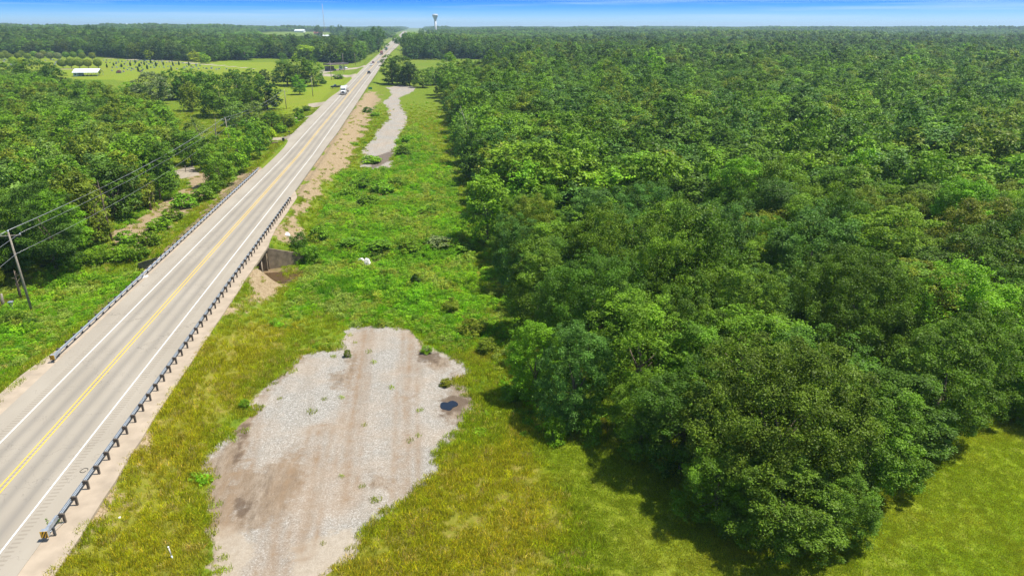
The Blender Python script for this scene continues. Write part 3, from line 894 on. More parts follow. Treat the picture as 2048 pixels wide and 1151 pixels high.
# kinds: radius, crown bottom, height, lobes, clumps, clump radius range, leaf, leaf count near
KINDS = {
    'grand':  dict(R=8.0, z0=0.2, z1=13.4, nl=15, ncl=460, rc=(.6, 1.2), leaf=.19, n=120000),
    'oak':    dict(R=4.9, z0=0.4, z1=13.0, nl=9, ncl=170, rc=(.55, 1.05), leaf=.185, n=44000),
    'round':  dict(R=4.5, z0=0.2, z1=11.5, nl=7, ncl=190, rc=(.45, .85), leaf=.165, n=44000),
    'tall':   dict(R=3.8, z0=0.4, z1=15.0, nl=9, ncl=170, rc=(.5, .95), leaf=.19, n=38000),
    'airy':   dict(R=4.6, z0=0.8, z1=13.0, nl=11, ncl=120, rc=(.45, 1.0), leaf=.16, n=32000),
    'maple':  dict(R=4.7, z0=0.3, z1=12.5, nl=8, ncl=110, rc=(.7, 1.3), leaf=.21, n=38000),
}
PROTO = {}
def make_protos():
    sd = 100
    for kn, k in KINDS.items():
        for var in range(1 if kn == 'grand' else 2):
            sd += 1
            for lod in (('near', 'far') if kn == 'grand' else ('near', 'mid', 'band', 'far')):
                rng = np.random.default_rng(sd)
                n, leaf, ncl = {'near': (k['n'], k['leaf'], k['ncl']), 'mid': (7500, .44, int(k['ncl'] * .8)), 'band': (6000, .46, int(k['ncl'] * .75)), 'far': (2600, .66, int(k['ncl'] * .5))}[lod]
                rc = k['rc'] if lod == 'near' else tuple(v * (1.15 if lod in ('mid', 'band') else 1.3) for v in k['rc'])
                pos, nrm, S, lr, lobes = crown_cloud(rng, k['R'], k['z0'], k['z1'], k['nl'], ncl, n, leaf, rc, yellow=0.03 if kn in ('oak', 'round') else 0.012, soft={'near': 0, 'mid': .6, 'band': .75, 'far': 1}[lod])
                PROTO[kn, var, lod] = leaf_mesh(kn + '_crown', pos, nrm, S, lr, M['leaf_inst' if lod in ('far', 'band') else 'leaf'], rng)
                if lod == 'near':
                    PROTO[kn, var, 'trunk'] = trunk_mesh(kn + '_trunk', rng, k['z1'] * .74, k['z0'], k['R'], 0.24, M['bark'], lobes, 6)
    for var in range(3):
        rng = np.random.default_rng(300 + var)
        for lod, n, lf in (('near', 5200, .17), ('mid', 1500, .32), ('far', 420, .6)):
            pos, nrm, S, lr, lobes = crown_cloud(rng, 1.5, 0.05, 2.6, 6, 60, n, lf, (.28, .55))
            PROTO['bush', var, lod] = leaf_mesh('bush_crown', pos, nrm, S, lr, M['leaf'], rng)
        m = MB()
        for k in range(5):
            a = k * 1.26; m.tube([(0.1 * math.cos(a), .1 * math.sin(a), -.1), (.7 * math.cos(a), .7 * math.sin(a), 1.6)], [.035, .012], 5)
        me = bpy.data.meshes.new('bush_stem'); m.bm.to_mesh(me); m.bm.free(); me.materials.append(M['bark'])
        PROTO['bush', var, 'trunk'] = me
    rng = np.random.default_rng(330)      # clipped round cemetery tree
    n = 2600; d = unit(rng.normal(size=(n, 3))); 
    pos = np.array([0, 0, 4.1]) + d * np.array([3.1, 3.1, 2.75]) * (rng.uniform(.80, 1.03, (n, 1)))
    lr = np.stack([rng.uniform(0.2, .8, n), (rng.uniform(0, 1, n) < .1) * .6, np.zeros(n)], 1)
    PROTO['ball', 0, 'mid'] = leaf_mesh('ball_crown', pos, unit(d + rng.normal(size=(n, 3)) * .35), rng.uniform(.35, .6, n), lr, M['leaf'], rng)
    PROTO['ball', 0, 'trunk'] = trunk_mesh('ball_trunk', rng, 4.2, 1, 2.0, 0.2, M['bark'], None, 4)
    n = 900; d = unit(rng.normal(size=(n, 3)))      # narrow dark evergreen
    zz = rng.uniform(0.02, 1, n); pos = np.stack([d[:, 0] * .75 * np.sin(np.pi * (zz * .82 + .18)) * 1.0, d[:, 1] * .75 * np.sin(np.pi * (zz * .82 + .18)), .1 + zz * 3.4], 1)
    PROTO['cypress', 0, 'mid'] = leaf_mesh('cypress_crown', pos, unit(d + rng.normal(size=(n, 3)) * .4), rng.uniform(.25, .45, n), np.stack([rng.uniform(0.1, .7, n), np.zeros(n), np.zeros(n)], 1), M['leaf'], rng)
    PROTO['cypress', 0, 'trunk'] = trunk_mesh('cypress_trunk', rng, 3, .5, .3, .08, M['bark'], None, 0)
make_protos()

PAL = {
    'deep':   (0.080, 0.158, 0.011), 'mid': (0.125, 0.226, 0.012), 'bright': (0.156, 0.288, 0.012), 'lime': (0.294, 0.397, 0.011),
    'olive':  (0.163, 0.220, 0.015), 'grey': (0.171, 0.218, 0.072), 'blue': (0.087, 0.179, 0.024), 'bronze': (0.194, 0.213, 0.015), 'dark': (0.047, 0.106, 0.009),
    'pale': (0.165, 0.261, 0.043), 'moss': (0.109, 0.189, 0.012),
}
rnd = random.Random(7)
def jitter(c, a=0.16):
    k = 1 + rnd.uniform(-a, a)
    return tuple(max(0, v * k * (1 + rnd.uniform(-a, a) * .5)) for v in c) + (1,)

TREE_COUNT = 0
def put_tree(kind, x, y, height_, rad, col, name, label, cat='tree', group=None, var=None, zoff=0.0):
    """one tree: Empty at its foot, crown and trunk as children"""
    global TREE_COUNT
    var = rnd.randrange(3 if kind == 'bush' else (1 if kind in ('ball', 'cypress', 'grand') else 2)) if var is None else var
    z = H1(x, y) + zoff
    t = empty(name, (x, y, z), rnd.uniform(0, 6.28), label, cat, group)
    if kind == 'bush': h0, r0 = 2.8, 1.7
    elif kind == 'ball': h0, r0 = 6.9, 3.2
    elif kind == 'cypress': h0, r0 = 3.5, .75
    else: h0, r0 = KINDS[kind]['z1'] + .5, KINDS[kind]['R'] + .3
    sr = rad / r0; t.scale = (sr, sr * rnd.uniform(.93, 1.07), height_ / h0)
    d = depth((x, y, z))
    lod = 'near' if kind == 'grand' else 'mid' if kind in ('ball', 'cypress') else ('near' if d < 118 else 'mid')
    c = link('crown', PROTO[kind, var, lod], t); c.color = jitter(PAL[col])
    link('stems' if kind == 'bush' else 'trunk', PROTO[kind, var, 'trunk'], t)
    TREE_COUNT += 1
    return t

# ------------------------------------------------------------------ woods
WOOD_R = gpoly([(2500,900),(2250,850),(2048,838),(1985,835),(1900,865),(1855,872),(1835,900),(1800,985),(1740,1060),(1640,1105),(1540,1105),(1470,1070),(1400,1010),(1350,940),(1300,885),(1180,860),(1090,840),(1045,790),(1025,720),(1015,640),(1000,580),(985,520),(962,480),(962,430),(945,380),(930,330),(915,285),(905,235),(893,205),(887,190),(905,178),(960,170),(1010,155),(1000,121),(905,122),(1000,121),(1100,119)]) 
WOOD_R = WOOD_R[:-4] + [tuple(at(1008, 121)[:2]), tuple(at(960, 119)[:2]), tuple(at(905, 118)[:2]), tuple(at(860, 117)[:2]), (24, 730)]
far_right = [(24, 730), (40, 1500), (70, 2400), (200, 9500), (9500, 9500), (9500, 100)]
WOOD_R = WOOD_R + far_right[1:]
WOOD_L = gpoly([(-500,640),(-100,600),(45,588),(95,560),(130,545),(170,512),(205,484),(236,462),(300,415),(330,392),(322,350),(300,300),(345,270),(330,246),(230,238),(170,226),(128,214),(100,196),(40,184),(-200,175),(-700,210)])
FIELD_HOLES = [gpoly(p) for p in ([(490,80),(520,88),(700,90),(700,66.0),(620,63.5),(490,66)], [(812,84),(872,84),(880,64.5),(812,63.5)], [(1590,69),(1650,69),(1650,67.5),(1590,67.5)])]
WOOD_FAR_L = [tuple(at(*p)[:2]) for p in ((-300,106),(60,110),(180,113),(330,121),(430,124),(520,117),(600,119),(660,126),(722,128),(752,112),(772,96))] + [(-14, 1500), (-20, 2600), (-20, 9500), (-9500, 9500), (-9500, 700), (-900, 500)]
CORR = 17.0
def inside(poly, x, y):
    return sdist(x, y, poly) > 0

def grid_pts(x0, x1, y0, y1, s, seed):
    rng = np.random.default_rng(seed)
    X, Y = np.meshgrid(np.arange(x0, x1, s), np.arange(y0, y1, s * .9))
    X = X + (np.arange(X.shape[0]) % 2)[:, None] * s * .5
    X = X + rng.uniform(-.33, .33, X.shape) * s; Y = Y + rng.uniform(-.33, .33, Y.shape) * s
    return X.ravel(), Y.ravel()
def in_view(x, y, marg=90, zz=6.0):
    u, v, d = proj_arr(x, y, np.full(x.shape, zz))
    m = marg + 9000.0 / np.maximum(d, 20)
    return (d > 15) & (u > -m) & (u < 2048 + m) & (v < 1151 + 4 * m)

cand = []      # x, y, kind index, height, radius, colour name, wood
def wood_color(x, y, side, u):
    n = float(fbm(np.array([x]), np.array([y]), 26.0, 51, 2)[0])
    if side == 'L': table = (('mid', .3), ('deep', .18), ('olive', .16), ('bright', .18), ('pale', .1), ('grey', .08))
    else: table = (('deep', .24), ('mid', .26), ('blue', .14), ('olive', .10), ('bright', .12), ('moss', .07), ('pale', .07))
    v = (u * .75 + (n * .5 + .5) * .25)
    a = 0
    for c, p in table:
        a += p
        if v <= a: return c
    return table[0][0]
KN = ['oak', 'round', 'tall', 'airy', 'maple']
HAND = []      # hand placed trees at the wood's edge: picture point of the crown centre, height, radius, kind, colour
def hand(px, py, h, r, kind, col, lab):
    p = plane_z(px, py, -2.2 + h * 0.58)
    HAND.append((p[0], p[1], h, r, kind, col, lab))
hand(1560, 810, 13.4, 7.6, 'grand', 'moss', 'great broad oak whose round dome forms the point of the wood above the mown field')
hand(1375, 815, 9.8, 4.6, 'oak', 'deep', 'dark round tree on the left flank of the great broad oak')
hand(1745, 850, 9.6, 4.4, 'oak', 'moss', 'dull green tree on the right flank of the great broad oak')
hand(1570, 985, 7.6, 4.4, 'round', 'moss', 'low bushy tree at the very front of the great broad oak')
hand(1680, 985, 6.4, 3.2, 'oak', 'moss', 'short dark tree at the right foot of the great broad oak')
hand(1440, 950, 6.6, 3.2, 'oak', 'moss', 'low green tree at the left foot of the great broad oak')
hand(1290, 800, 8.5, 3.3, 'round', 'mid', 'low green tree where the wood edge meets the mown field')
hand(1890, 740, 11.5, 4.8, 'oak', 'moss', 'grey green oak leaning over the mown field at the far right of the wood edge')
hand(1960, 690, 12.0, 4.4, 'round', 'moss', 'greyish oak behind the leaning one at the wood edge')
hand(1180, 590, 13.8, 6.6, 'grand', 'deep', 'large deep green oak towering over the edge of the wood by the puddle')
hand(1150, 720, 10.8, 4.2, 'round', 'blue', 'blue green round tree below the towering oak at the wood edge')
hand(1070, 700, 9.0, 3.0, 'maple', 'bright', 'bright green young tree reaching out towards the puddle')
hand(1075, 560, 12.2, 4.2, 'tall', 'mid', 'green tree on the wood edge between the creek and the towering oak')
hand(1060, 450, 13.2, 4.4, 'oak', 'olive', 'olive crowned oak at the wood edge just across the creek')
hand(975, 400, 12.4, 4.2, 'maple', 'bright', 'bright green tree standing free at the wood edge by the creek')
hand(1380, 640, 12.8, 4.6, 'round', 'deep', 'deep green tree in the hollow behind the great broad oak')
hand(1370, 720, 10.5, 3.8, 'tall', 'mid', 'mid green tree squeezed between the towering oak and the great broad oak')
hand(1500, 590, 14.0, 4.8, 'round', 'moss', 'tall full crown right behind the great broad oak')
hand(1720, 600, 14.4, 6.8, 'grand', 'moss', 'wide grey green oak filling the wood behind the great one')
hand(935, 262, 15.0, 4.2, 'airy', 'pale', 'pale airy leaning tree at the wood edge beside the gravel track')
hand(1300, 420, 14.0, 5.0, 'oak', 'deep', 'dense dark green oak in the middle of the wood')
for (hx, hy, h, r, kind, col, lab) in HAND:
    put_tree(kind, hx, hy, h, r, col, 'wood_tree', lab, 'tree', 'trees along the edge of the right hand wood')

hxy = np.array([(a[0], a[1], a[3]) for a in HAND])
X, Y = grid_pts(18, 380, 25, 330, 7.3, 5)
d_in = sdist(X, Y, WOOD_R)
ok = (d_in > 1.2) & in_view(X, Y)
dh = np.min(np.hypot(X[:, None] - hxy[None, :, 0], Y[:, None] - hxy[None, :, 1]) - hxy[None, :, 2] * .95, 1)
ok &= dh > 0.6
rngw = np.random.default_rng(11)
for x, y, di in zip(X[ok], Y[ok], d_in[ok]):
    h = rngw.uniform(9.8, 17.0) * (0.78 if di < 4 else 1.0); r = rngw.uniform(4.7, 7.0) * (0.78 if di < 4 else 1.0)
    cand.append((x, y, KN[rngw.integers(0, 5)], h, r, wood_color(x, y, 'R', rngw.uniform()), 'R'))
X, Y = grid_pts(-330, -10, 60, 420, 6.8, 6)
ok = (sdist(X, Y, WOOD_L) > 0.5) & in_view(X, Y) & (X < -17)
for x, y in zip(X[ok], Y[ok]):
    h = rngw.uniform(10.5, 15.0); r = rngw.uniform(3.9, 5.6)
    if y > 190: h *= .85
    if -133 < x < -100 and 272 < y < 300: continue
    cand.append((x, y, KN[rngw.integers(0, 5)], h, r, wood_color(x, y, 'L', rngw.uniform()), 'L'))

# single trees beyond the road: base pixel, top row, radius in pixels, kind, colour, description
SINGLE = [
    (30,176,124,30,'oak','deep','wide dark tree nearest the left picture edge before the cemetery'),
    (78,186,117,28,'oak','deep','tallest dark tree before the left end of the cemetery'),
    (112,188,128,22,'round','deep','dark tree left of the white roofed pavilion'),
    (152,202,158,22,'round','mid','green tree below the white roofed pavilion'),
    (190,208,160,22,'oak','mid','broad tree before the lawn right of the pavilion'),
    (222,206,168,18,'round','olive','olive tree at the left rim of the yellow lawn'),
    (268,203,163,24,'round','bright','bright green bushy tree left of the grey half dead tree'),
    (306,208,142,30,'oak','grey','grey half dead tree by the cemetery lawn'),
    (345,200,139,22,'round','deep','dark tree right behind the grey half dead tree'),
    (372,198,140,20,'tall','mid','green tree at the near side of the cemetery among the dark ones'),
    (395,195,140,22,'round','mid','round green tree in the row before the cemetery'),
    (385,222,165,20,'round','olive','olive round tree beside the small lawn gap'),
    (422,205,142,24,'oak','deep','dark oak in the thick clump before the cemetery'),
    (446,232,150,32,'maple','mid','big green tree with loose leaf bunches in the centre of the left clump'),
    (478,212,138,26,'oak','deep','dark oak at the back of the left clump'),
    (505,205,140,24,'round','mid','green tree at the back right of the left clump'),
    (535,219,158,24,'round','dark','very dark dense tree behind the highway utility pole'),
    (508,222,165,17,'airy','mid','slim grey green tree between the two dense clumps'),
    (530,163,138,11,'round','dark','small dark round tree alone on the lawn'),
    (553,166,143,8,'round','deep','small shrubby tree at the left of the tall clump'),
    (575,170,118,22,'oak','deep','dark oak on the lawn beside the old fuel canopy'),
    (600,172,112,24,'round','mid','tall rounded tree in the clump beside the old fuel canopy'),
    (628,172,120,20,'oak','mid','right hand tree of the clump beside the old fuel canopy'),
    (600,189,150,11,'tall','bright','slim bright tree alone on the grass near the pole'),
    (615,122,90,18,'maple','lime','yellow green tree behind the fuel canopy'),
    (645,123,90,20,'round','lime','vivid yellow green tree towering behind the fuel canopy'),
    (667,122,98,14,'round','bright','bright tree right behind the fuel canopy'),
    (688,126,96,11,'airy','lime','thin yellowish tree right of the fuel canopy'),
    (785,168,112,18,'tall','deep','dark slender tree at the left of the group beside the highway'),
    (805,170,110,20,'oak','deep','tall dark tree in the middle of the group beside the highway'),
    (820,172,122,15,'round','dark','lower dark tree at the right of the group beside the highway'),
    (846,175,134,16,'airy','mid','loose green tree at the edge of the bright meadow'),
    (868,170,134,14,'maple','mid','green tree on the near corner of the bright meadow'),
    (880,120,106,7,'round','blue','small round tree alone in the bright meadow'),
    (893,123,107,7,'round','blue','second small round tree in the bright meadow by the wood'),
    (818,117,70,14,'oak','deep','tall dark oak at the corner of the meadow treeline'),
    (838,118,69,15,'oak','deep','second tall dark oak in the meadow treeline'),
    (828,119,88,13,'round','blue','lower bluish tree below the two dark oaks'),
    (862,119,82,14,'tall','blue','blue green tree in the meadow treeline'),
    (735,108,62,17,'oak','deep','big dark oak left of the highway close to the skyline'),
    (757,104,53,15,'oak','deep','tallest dark oak left of the highway on the skyline'),
    (395,310,238,20,'airy','pale','thin leaning tree with bare limbs near the power pole'),
    (428,340,262,22,'airy','mid','loose shady tree over the lawn left of the power pole'),
    (385,330,262,22,'maple','mid','leafy tree at the corner of the clearing'),
    (352,305,255,22,'round','mid','rounded tree at the clearing edge'),
    (478,345,255,26,'airy','bright','airy green tree leaning to the highway behind the guardrail end'),
    (440,372,288,26,'maple','mid','spreading tree above the roadside bushes at the guardrail end'),
    (500,318,240,24,'airy','mid','light green airy tree beside the power pole'),
    (520,300,232,22,'round','bright','green tree near the trash bin'),
    (510,262,205,17,'tall','pale','pale upright tree in the roadside thicket'),
    (475,265,195,20,'airy','pale','tall pale tree left of the roadside thicket'),
    (545,262,222,18,'round','deep','dark flat topped tree above the roadside thicket'),
    (570,255,226,18,'round','olive','olive tree in the roadside thicket by the drive'),
    (300,120,98,10,'round','lime','lime tree at the foot of the wood beyond the cemetery'),
    (390,124,103,10,'round','lime','lime bush like tree at the end of the cemetery drive'),
    (405,123,105,10,'maple','bright','bright low tree near the cemetery drive'),
    (412,127,108,9,'round','lime','yellowish shrub tree on the verge of the cemetery drive'),
    (565,121,105,8,'round','mid','small tree alone in the rough pasture'),
    (492,120,92,18,'oak','deep','dark tree at the corner of the rough pasture'),
    (183,84,50,7,'round','dark','first tall dark tree of the group on the left skyline'),
    (196,84,50,8,'round','dark','widest dark tree of the group on the left skyline'),
    (213,84,52,8,'oak','dark','third dark tree of the group on the left skyline'),
    (229,85,53,7,'round','deep','last and lowest dark tree of the group on the left skyline'),
    (268,86,56,9,'oak','dark','dark tree just right of the tiny far water tower'),
    (310,88,57,7,'round','deep','rounded tree on the left skyline beyond the cemetery'),
    (375,90,57,8,'oak','deep','dark tree on the left skyline above the cemetery drive'),
    (638,76,50,7,'oak','deep','first hazy tree on the skyline by the radio mast'),
    (667,76,51,6,'oak','mid','second hazy tree on the skyline right of the radio mast'),
    (681,77,49,7,'round','deep','tallest hazy tree on the skyline right of the radio mast'),
    (843,84,57,6,'oak','deep','single tree in the pale field left of the water tower'),
    (705,88,55,11,'oak','deep','large dark tree where the pale left field ends'),
    (718,90,57,10,'round','deep','dark tree behind the large one at the end of the pale left field'),
]
for (bx, by, ty, rp, kind, col, lab) in SINGLE:
    p = at(bx, by); d = depth(p); zt = top_z(p[0], p[1], ty)
    put_tree(kind, p[0], p[1], max(2.5, zt - p[2]) * 1.04, max(1.2, 1.3 * rp * d / F), col, 'roadside_tree', lab, 'tree', 'single trees around the highway')

# cemetery trees (picture positions of their feet)
for i_, (bx, by, k) in enumerate([(126,137,'o'),(143,137,'o'),(160,137,'o'),(177,137,'o'),(197,137,'o'),
        (166,121,'o'),(186,121,'o'),(148,118,'b'),(133,118,'b'),(117,121,'g'),(101,121,'g'),(81,121,'g'),(57,121,'o'),(38,122,'o'),(20,122,'o'),(4,121,'o'),
        (88,116,'o'),(105,116,'b'),(70,117,'b'),(44,115,'o'),(12,115,'o'),(163,114,'b'),(28,132,'y'),(45,135,'y')]):
    p = at(bx, by)
    put_tree('ball', p[0], p[1], rnd.uniform(6.6, 7.6), rnd.uniform(3.1, 3.7), {'o': 'olive', 'b': 'mid', 'g': 'grey', 'y': 'lime'}[k], 'clipped_tree',
             'round clipped grey leaved tree in the cemetery rows' if k == 'g' else ('round clipped green tree in the cemetery rows' if k == 'b' else ('yellow rounded shrub tree behind the dark trees at the cemetery' if k == 'y' else 'round clipped olive green tree in the cemetery rows')), 'tree', 'clipped trees in rows in the cemetery')
for (u, v) in ((1097,285),(1165,265),(1247,280),(1337,268),(1430,275),(1480,258),(1418,325),(1510,300),(1600,272),(1675,262),(1773,265),(1835,258),(1935,265),(1758,320),(1022,345),(1545,240),(1388,243)):
    p = at(u / 5.12, 80 + v / 5.12)
    put_tree('cypress', p[0], p[1], rnd.uniform(2.6, 3.6), rnd.uniform(.6, .85), 'dark', 'narrow_evergreen', 'narrow dark evergreen shrub standing among the graves', 'shrub', 'dark evergreens among the graves')

# bushes: foot pixel, radius px, height m
BUSH = [
    (600,500,20,3.2,'deep','dark bush leaning over the bridge wing wall'),
    (592,515,16,2.2,'bright','bright green bush at the end of the bridge wing wall'),
    (622,520,20,2.4,'mid','green bush on the creek bank right of the wing wall'),
    (640,480,22,2.4,'mid','leafy bush behind the creek bank bushes'),
    (200,525,28,2.8,'mid','large roadside bush nearest the utility pole'),
    (240,520,30,2.6,'bright','wide bush beside the left guardrail over the creek'),
    (275,518,26,2.8,'mid','rounded bush against the left guardrail'),
    (255,490,24,2.6,'bright','bright bush on the left creek bank'),
    (300,490,26,2.6,'mid','bush above the creek behind the guardrail'),
    (320,460,26,2.4,'bright','low wide bush beside the middle of the left guardrail'),
    (345,440,24,2.4,'mid','bush between the cleared strip and the guardrail'),
    (370,415,26,3.0,'bright','tall leafy bush in the guardrail thicket'),
    (405,400,26,3.0,'mid','dense bush in the guardrail thicket'),
    (425,385,22,2.8,'bright','last bush of the guardrail thicket'),
    (455,352,20,2.6,'mid','bush under the spreading tree'),
    (585,250,13,3.0,'bright','bright bush beside the second drive'),
    (600,240,12,3.0,'mid','rounded bush near the brick pillar'),
    (562,265,14,3.2,'bright','bright bush behind the mailbox'),
    (540,275,14,3.2,'lime','yellow green bush near the trash bin'),
    (598,228,12,2.4,'deep','dark low bush on the lawn near the pole'),
    (612,222,10,2.0,'deep','small dark bush on the lawn edge'),
    (735,225,11,2.2,'deep','dark bush alone on the straw covered bank'),
    (750,232,11,1.6,'bright','low bright bush beside the gravel track'),
    (677,158,11,3.0,'mid','round bush at the drive of the fuel canopy'),
    (648,168,6,2.4,'deep','small dark bush below the fuel canopy'),
    (695,713,8,0.9,'olive','small weed clump alone on the gravel lot'),
    (893,770,15,0.7,'bronze','brownish weed clump beside the puddle'),
    (490,815,12,0.9,'mid','weed clump at the edge of the ruts'),
    (745,325,24,2.0,'bright','willowy bush below the gravel track'),
    (700,395,20,2.2,'bright','soft green thicket bush at the left of the weed field'),
    (725,375,26,2.4,'mid','soft green thicket bush below the end of the gravel track'),
    (765,385,26,2.4,'bright','soft thicket bush in the middle of the weed field'),
    (735,410,24,2.2,'mid','lower thicket bush in the weed field'),
    (790,372,20,2.2,'mid','thicket bush on the right side of the soft green thicket'),
    (806,310,16,2.6,'deep','dark bush at the right edge of the gravel track'),
    (815,285,16,2.4,'bright','bright bush on the right edge of the gravel track'),
    (700,490,26,1.3,'mid','bush in the creek hollow near the white litter'),
    (760,495,28,1.3,'mid','wide flat bush in the creek hollow'),
    (820,500,28,1.4,'mid','rounded bush in the creek hollow'),
    (880,490,28,1.4,'grey','greyish bush in the creek hollow near the wood'),
    (930,500,24,1.4,'mid','bush where the creek enters the wood'),
    (860,430,22,2.0,'mid','bush alone in the upper weed field'),
    (900,620,20,1.8,'olive','olive weed bush on the right of the weed field'),
    (945,668,28,2.0,'bronze','brownish bush beside the dark shade of the wood'),
    (975,705,22,1.8,'olive','olive bush under the wood edge at the lot corner'),
    (30,650,26,2.0,'mid','low bush beside the foot of the big utility pole'),
    (60,655,18,1.4,'deep','small bush right of the broken stump'),
    (830,640,10,0.9,'mid','small weed bush at the top edge of the gravel lot'),
    (853,705,12,0.9,'bright','weed tuft on the pale dirt at the lot corner'),
    (1110,880,26,2.4,'bright','bright shrub at the foot of the wood by the mown field'),
    (1180,880,26,2.6,'mid','shrub at the foot of the wood left of the great broad oak'),
    (1020,800,24,1.8,'mid','low shrub in the shade between lot and wood'),
    (1600,1085,22,2.6,'bright','bright cedar green shrub in front of the great broad oak'),
    (1870,850,22,2.2,'mid','shrub below the leaning oak'),
    (2035,845,26,3.0,'bright','bright green shrub at the right border of the field'),
    (80,1000+60,1,1,'','')]
for b_ in BUSH:
    if not b_[4]: continue
    bx, by, rp, h, col, lab = b_
    p = at(bx, by); d = depth(p)
    put_tree('bush', p[0], p[1], h, max(.35, rp * d / F), col, 'bush', lab, 'bush', 'bushes')
p = at(831, 572)
put_tree('cypress', p[0], p[1], 1.9, .75, 'dark', 'young_cedar', 'small dark cedar alone in the bright weeds', 'shrub')

# which wood trees become things of their own: those that show largest
cand.sort(key=lambda c: depth((c[0], c[1], 6)))
N_IND = 300 - len(HAND) - len(SINGLE) - 24
CN = {'deep': 'deep green', 'mid': 'mid green', 'blue': 'cool green', 'olive': 'olive', 'bright': 'bright green', 'moss': 'dull mossy', 'pale': 'pale green', 'grey': 'greyish'}
SN = {'oak': 'broad', 'round': 'rounded', 'tall': 'tall narrow', 'airy': 'loose feathery', 'maple': 'lumpy'}
def wood_label(x, y, kind, h, col, side):
    if side == 'L':
        w_ = 'beside the cleared strip' if x > -38 else ('nearest the picture edge' if y < 130 else ('around the hidden brick house' if y > 210 else 'deep'))
        return '%s %s tree %s in the left wood' % (SN[kind], CN[col], w_)
    a = 'behind the mown field' if y < 66 else ('beside the gravel lot' if y < 88 else ('abreast of the creek' if y < 122 else 'beyond the creek'))
    b_ = 'near the road side edge' if x < 36 + y * .12 + 16 else ('towards the right border' if x > 40 + y * .62 else 'mid wood')
    return '%s %s crown %s, %s' % (SN[kind], CN[col], a, b_)
for c in cand[:N_IND]:
    x, y, kind, h, r, col, side = c
    put_tree(kind, x, y, h, r, col, 'wood_tree', wood_label(x, y, kind, h, col, side), 'tree', 'crowns of the right hand wood' if side == 'R' else 'trees of the left hand wood')
REST = cand[N_IND:]

# ------------------------------------------------------------------ instanced masses (far wood, grass, weeds)
def scatter(name, protos, P, rotz, scl, idx, tint, label=None, cat=None):
    """one object: points that carry copies of small meshes through geometry nodes"""
    me = bpy.data.meshes.new(name)
    n = len(P)
    me.vertices.add(n); me.vertices.foreach_set('co', np.ascontiguousarray(P, dtype=np.float32).ravel())
    for nm, typ, arr in (('rotv', 'FLOAT_VECTOR', np.stack([np.zeros(n), np.zeros(n), rotz], 1)), ('sclv', 'FLOAT_VECTOR', scl), ('idx', 'INT', idx), ('tint', 'FLOAT_COLOR', tint)):
        a = me.attributes.new(nm, typ, 'POINT')
        key = {'FLOAT_VECTOR': 'vector', 'INT': 'value', 'FLOAT_COLOR': 'color'}[typ]
        a.data.foreach_set(key, np.ascontiguousarray(arr, dtype=np.int32 if typ == 'INT' else np.float32).ravel())
    ob = link(name, me)
    col = bpy.data.collections.new(name + '_kinds')
    for i, p in enumerate(protos):
        col.objects.link(bpy.data.objects.new('%s_kind_%02d' % (name, i), p))
    ng = bpy.data.node_groups.new(name, 'GeometryNodeTree')
    ng.interface.new_socket('Geometry', in_out='INPUT', socket_type='NodeSocketGeometry')
    ng.interface.new_socket('Geometry', in_out='OUTPUT', socket_type='NodeSocketGeometry')
    N, L = ng.nodes.new, ng.links.new
    gi, go = N('NodeGroupInput'), N('NodeGroupOutput')
    ci = N('GeometryNodeCollectionInfo'); ci.inputs['Collection'].default_value = col
    ci.inputs['Separate Children'].default_value = True; ci.inputs['Reset Children'].default_value = True
    ip = N('GeometryNodeInstanceOnPoints'); ip.inputs['Pick Instance'].default_value = True
    def attr(nm, typ):
        x = N('GeometryNodeInputNamedAttribute'); x.data_type = typ; x.inputs['Name'].default_value = nm
        return x.outputs['Attribute']
    L(gi.outputs[0], ip.inputs['Points']); L(ci.outputs[0], ip.inputs['Instance'])
    L(attr('idx', 'INT'), ip.inputs['Instance Index'])
    er = N('FunctionNodeEulerToRotation'); L(attr('rotv', 'FLOAT_VECTOR'), er.inputs[0]); L(er.outputs[0], ip.inputs['Rotation'])
    L(attr('sclv', 'FLOAT_VECTOR'), ip.inputs['Scale'])
    L(ip.outputs[0], go.inputs[0])
    md = ob.modifiers.new('copies', 'NODES'); md.node_group = ng
    tag(ob, label, cat, kind='stuff')
    return ob
FARP = [PROTO[k, v, 'far'] for k in KN for v in range(2)] + [PROTO[k, v, 'band'] for k in KN for v in range(2)]
def far_tree_color(n, rng, x, y, side):
    names = {'L': ['mid', 'deep', 'olive', 'bright', 'pale', 'moss', 'mid', 'deep'], 'R': ['deep', 'mid', 'blue', 'olive', 'bright', 'moss', 'mid', 'deep']}[side]
    c = np.array([PAL[k] for k in names])[rng.integers(0, len(names), n)]
    c = c * rng.uniform(.55, 1.25, (n, 1)) * (1 - .22 * sstep(380, 800, y))[:, None] * (1 + .25 * fbm(x, y, 60, 77)[:, None])
    return np.concatenate([c, np.ones((n, 1))], 1)
rngf = np.random.default_rng(21)
def far_wood(name, X, Y, side, label, sc=(0.95, 1.55), extra=None):
    n = len(X)
    Z = height(X, Y) - .3
    s = rngf.uniform(*sc, n)
    S = np.stack([s, s, s ** .4 * rngf.uniform(.72, 1.2, n)], 1)
    T = far_tree_color(n, rngf, X, Y, side)
    if extra is not None:
        ex, ey, es, et = extra
        X = np.concatenate([ex, X]); Y = np.concatenate([ey, Y]); Z = height(X, Y); S = np.concatenate([es, S]); T = np.concatenate([et, T])
    n = len(X)
    return scatter(name, FARP, np.stack([X, Y, Z], 1), rngf.uniform(0, 6.28, n), S, rngf.integers(0, 10, n) + np.where(np.hypot(X, Y) < 430, 10, 0), T, label, 'wood')
def clearings(X, Y):
    k = np.ones(X.shape, bool)
    for p in FIELD_HOLES: k &= sdist(X, Y, p) < 0
    return k
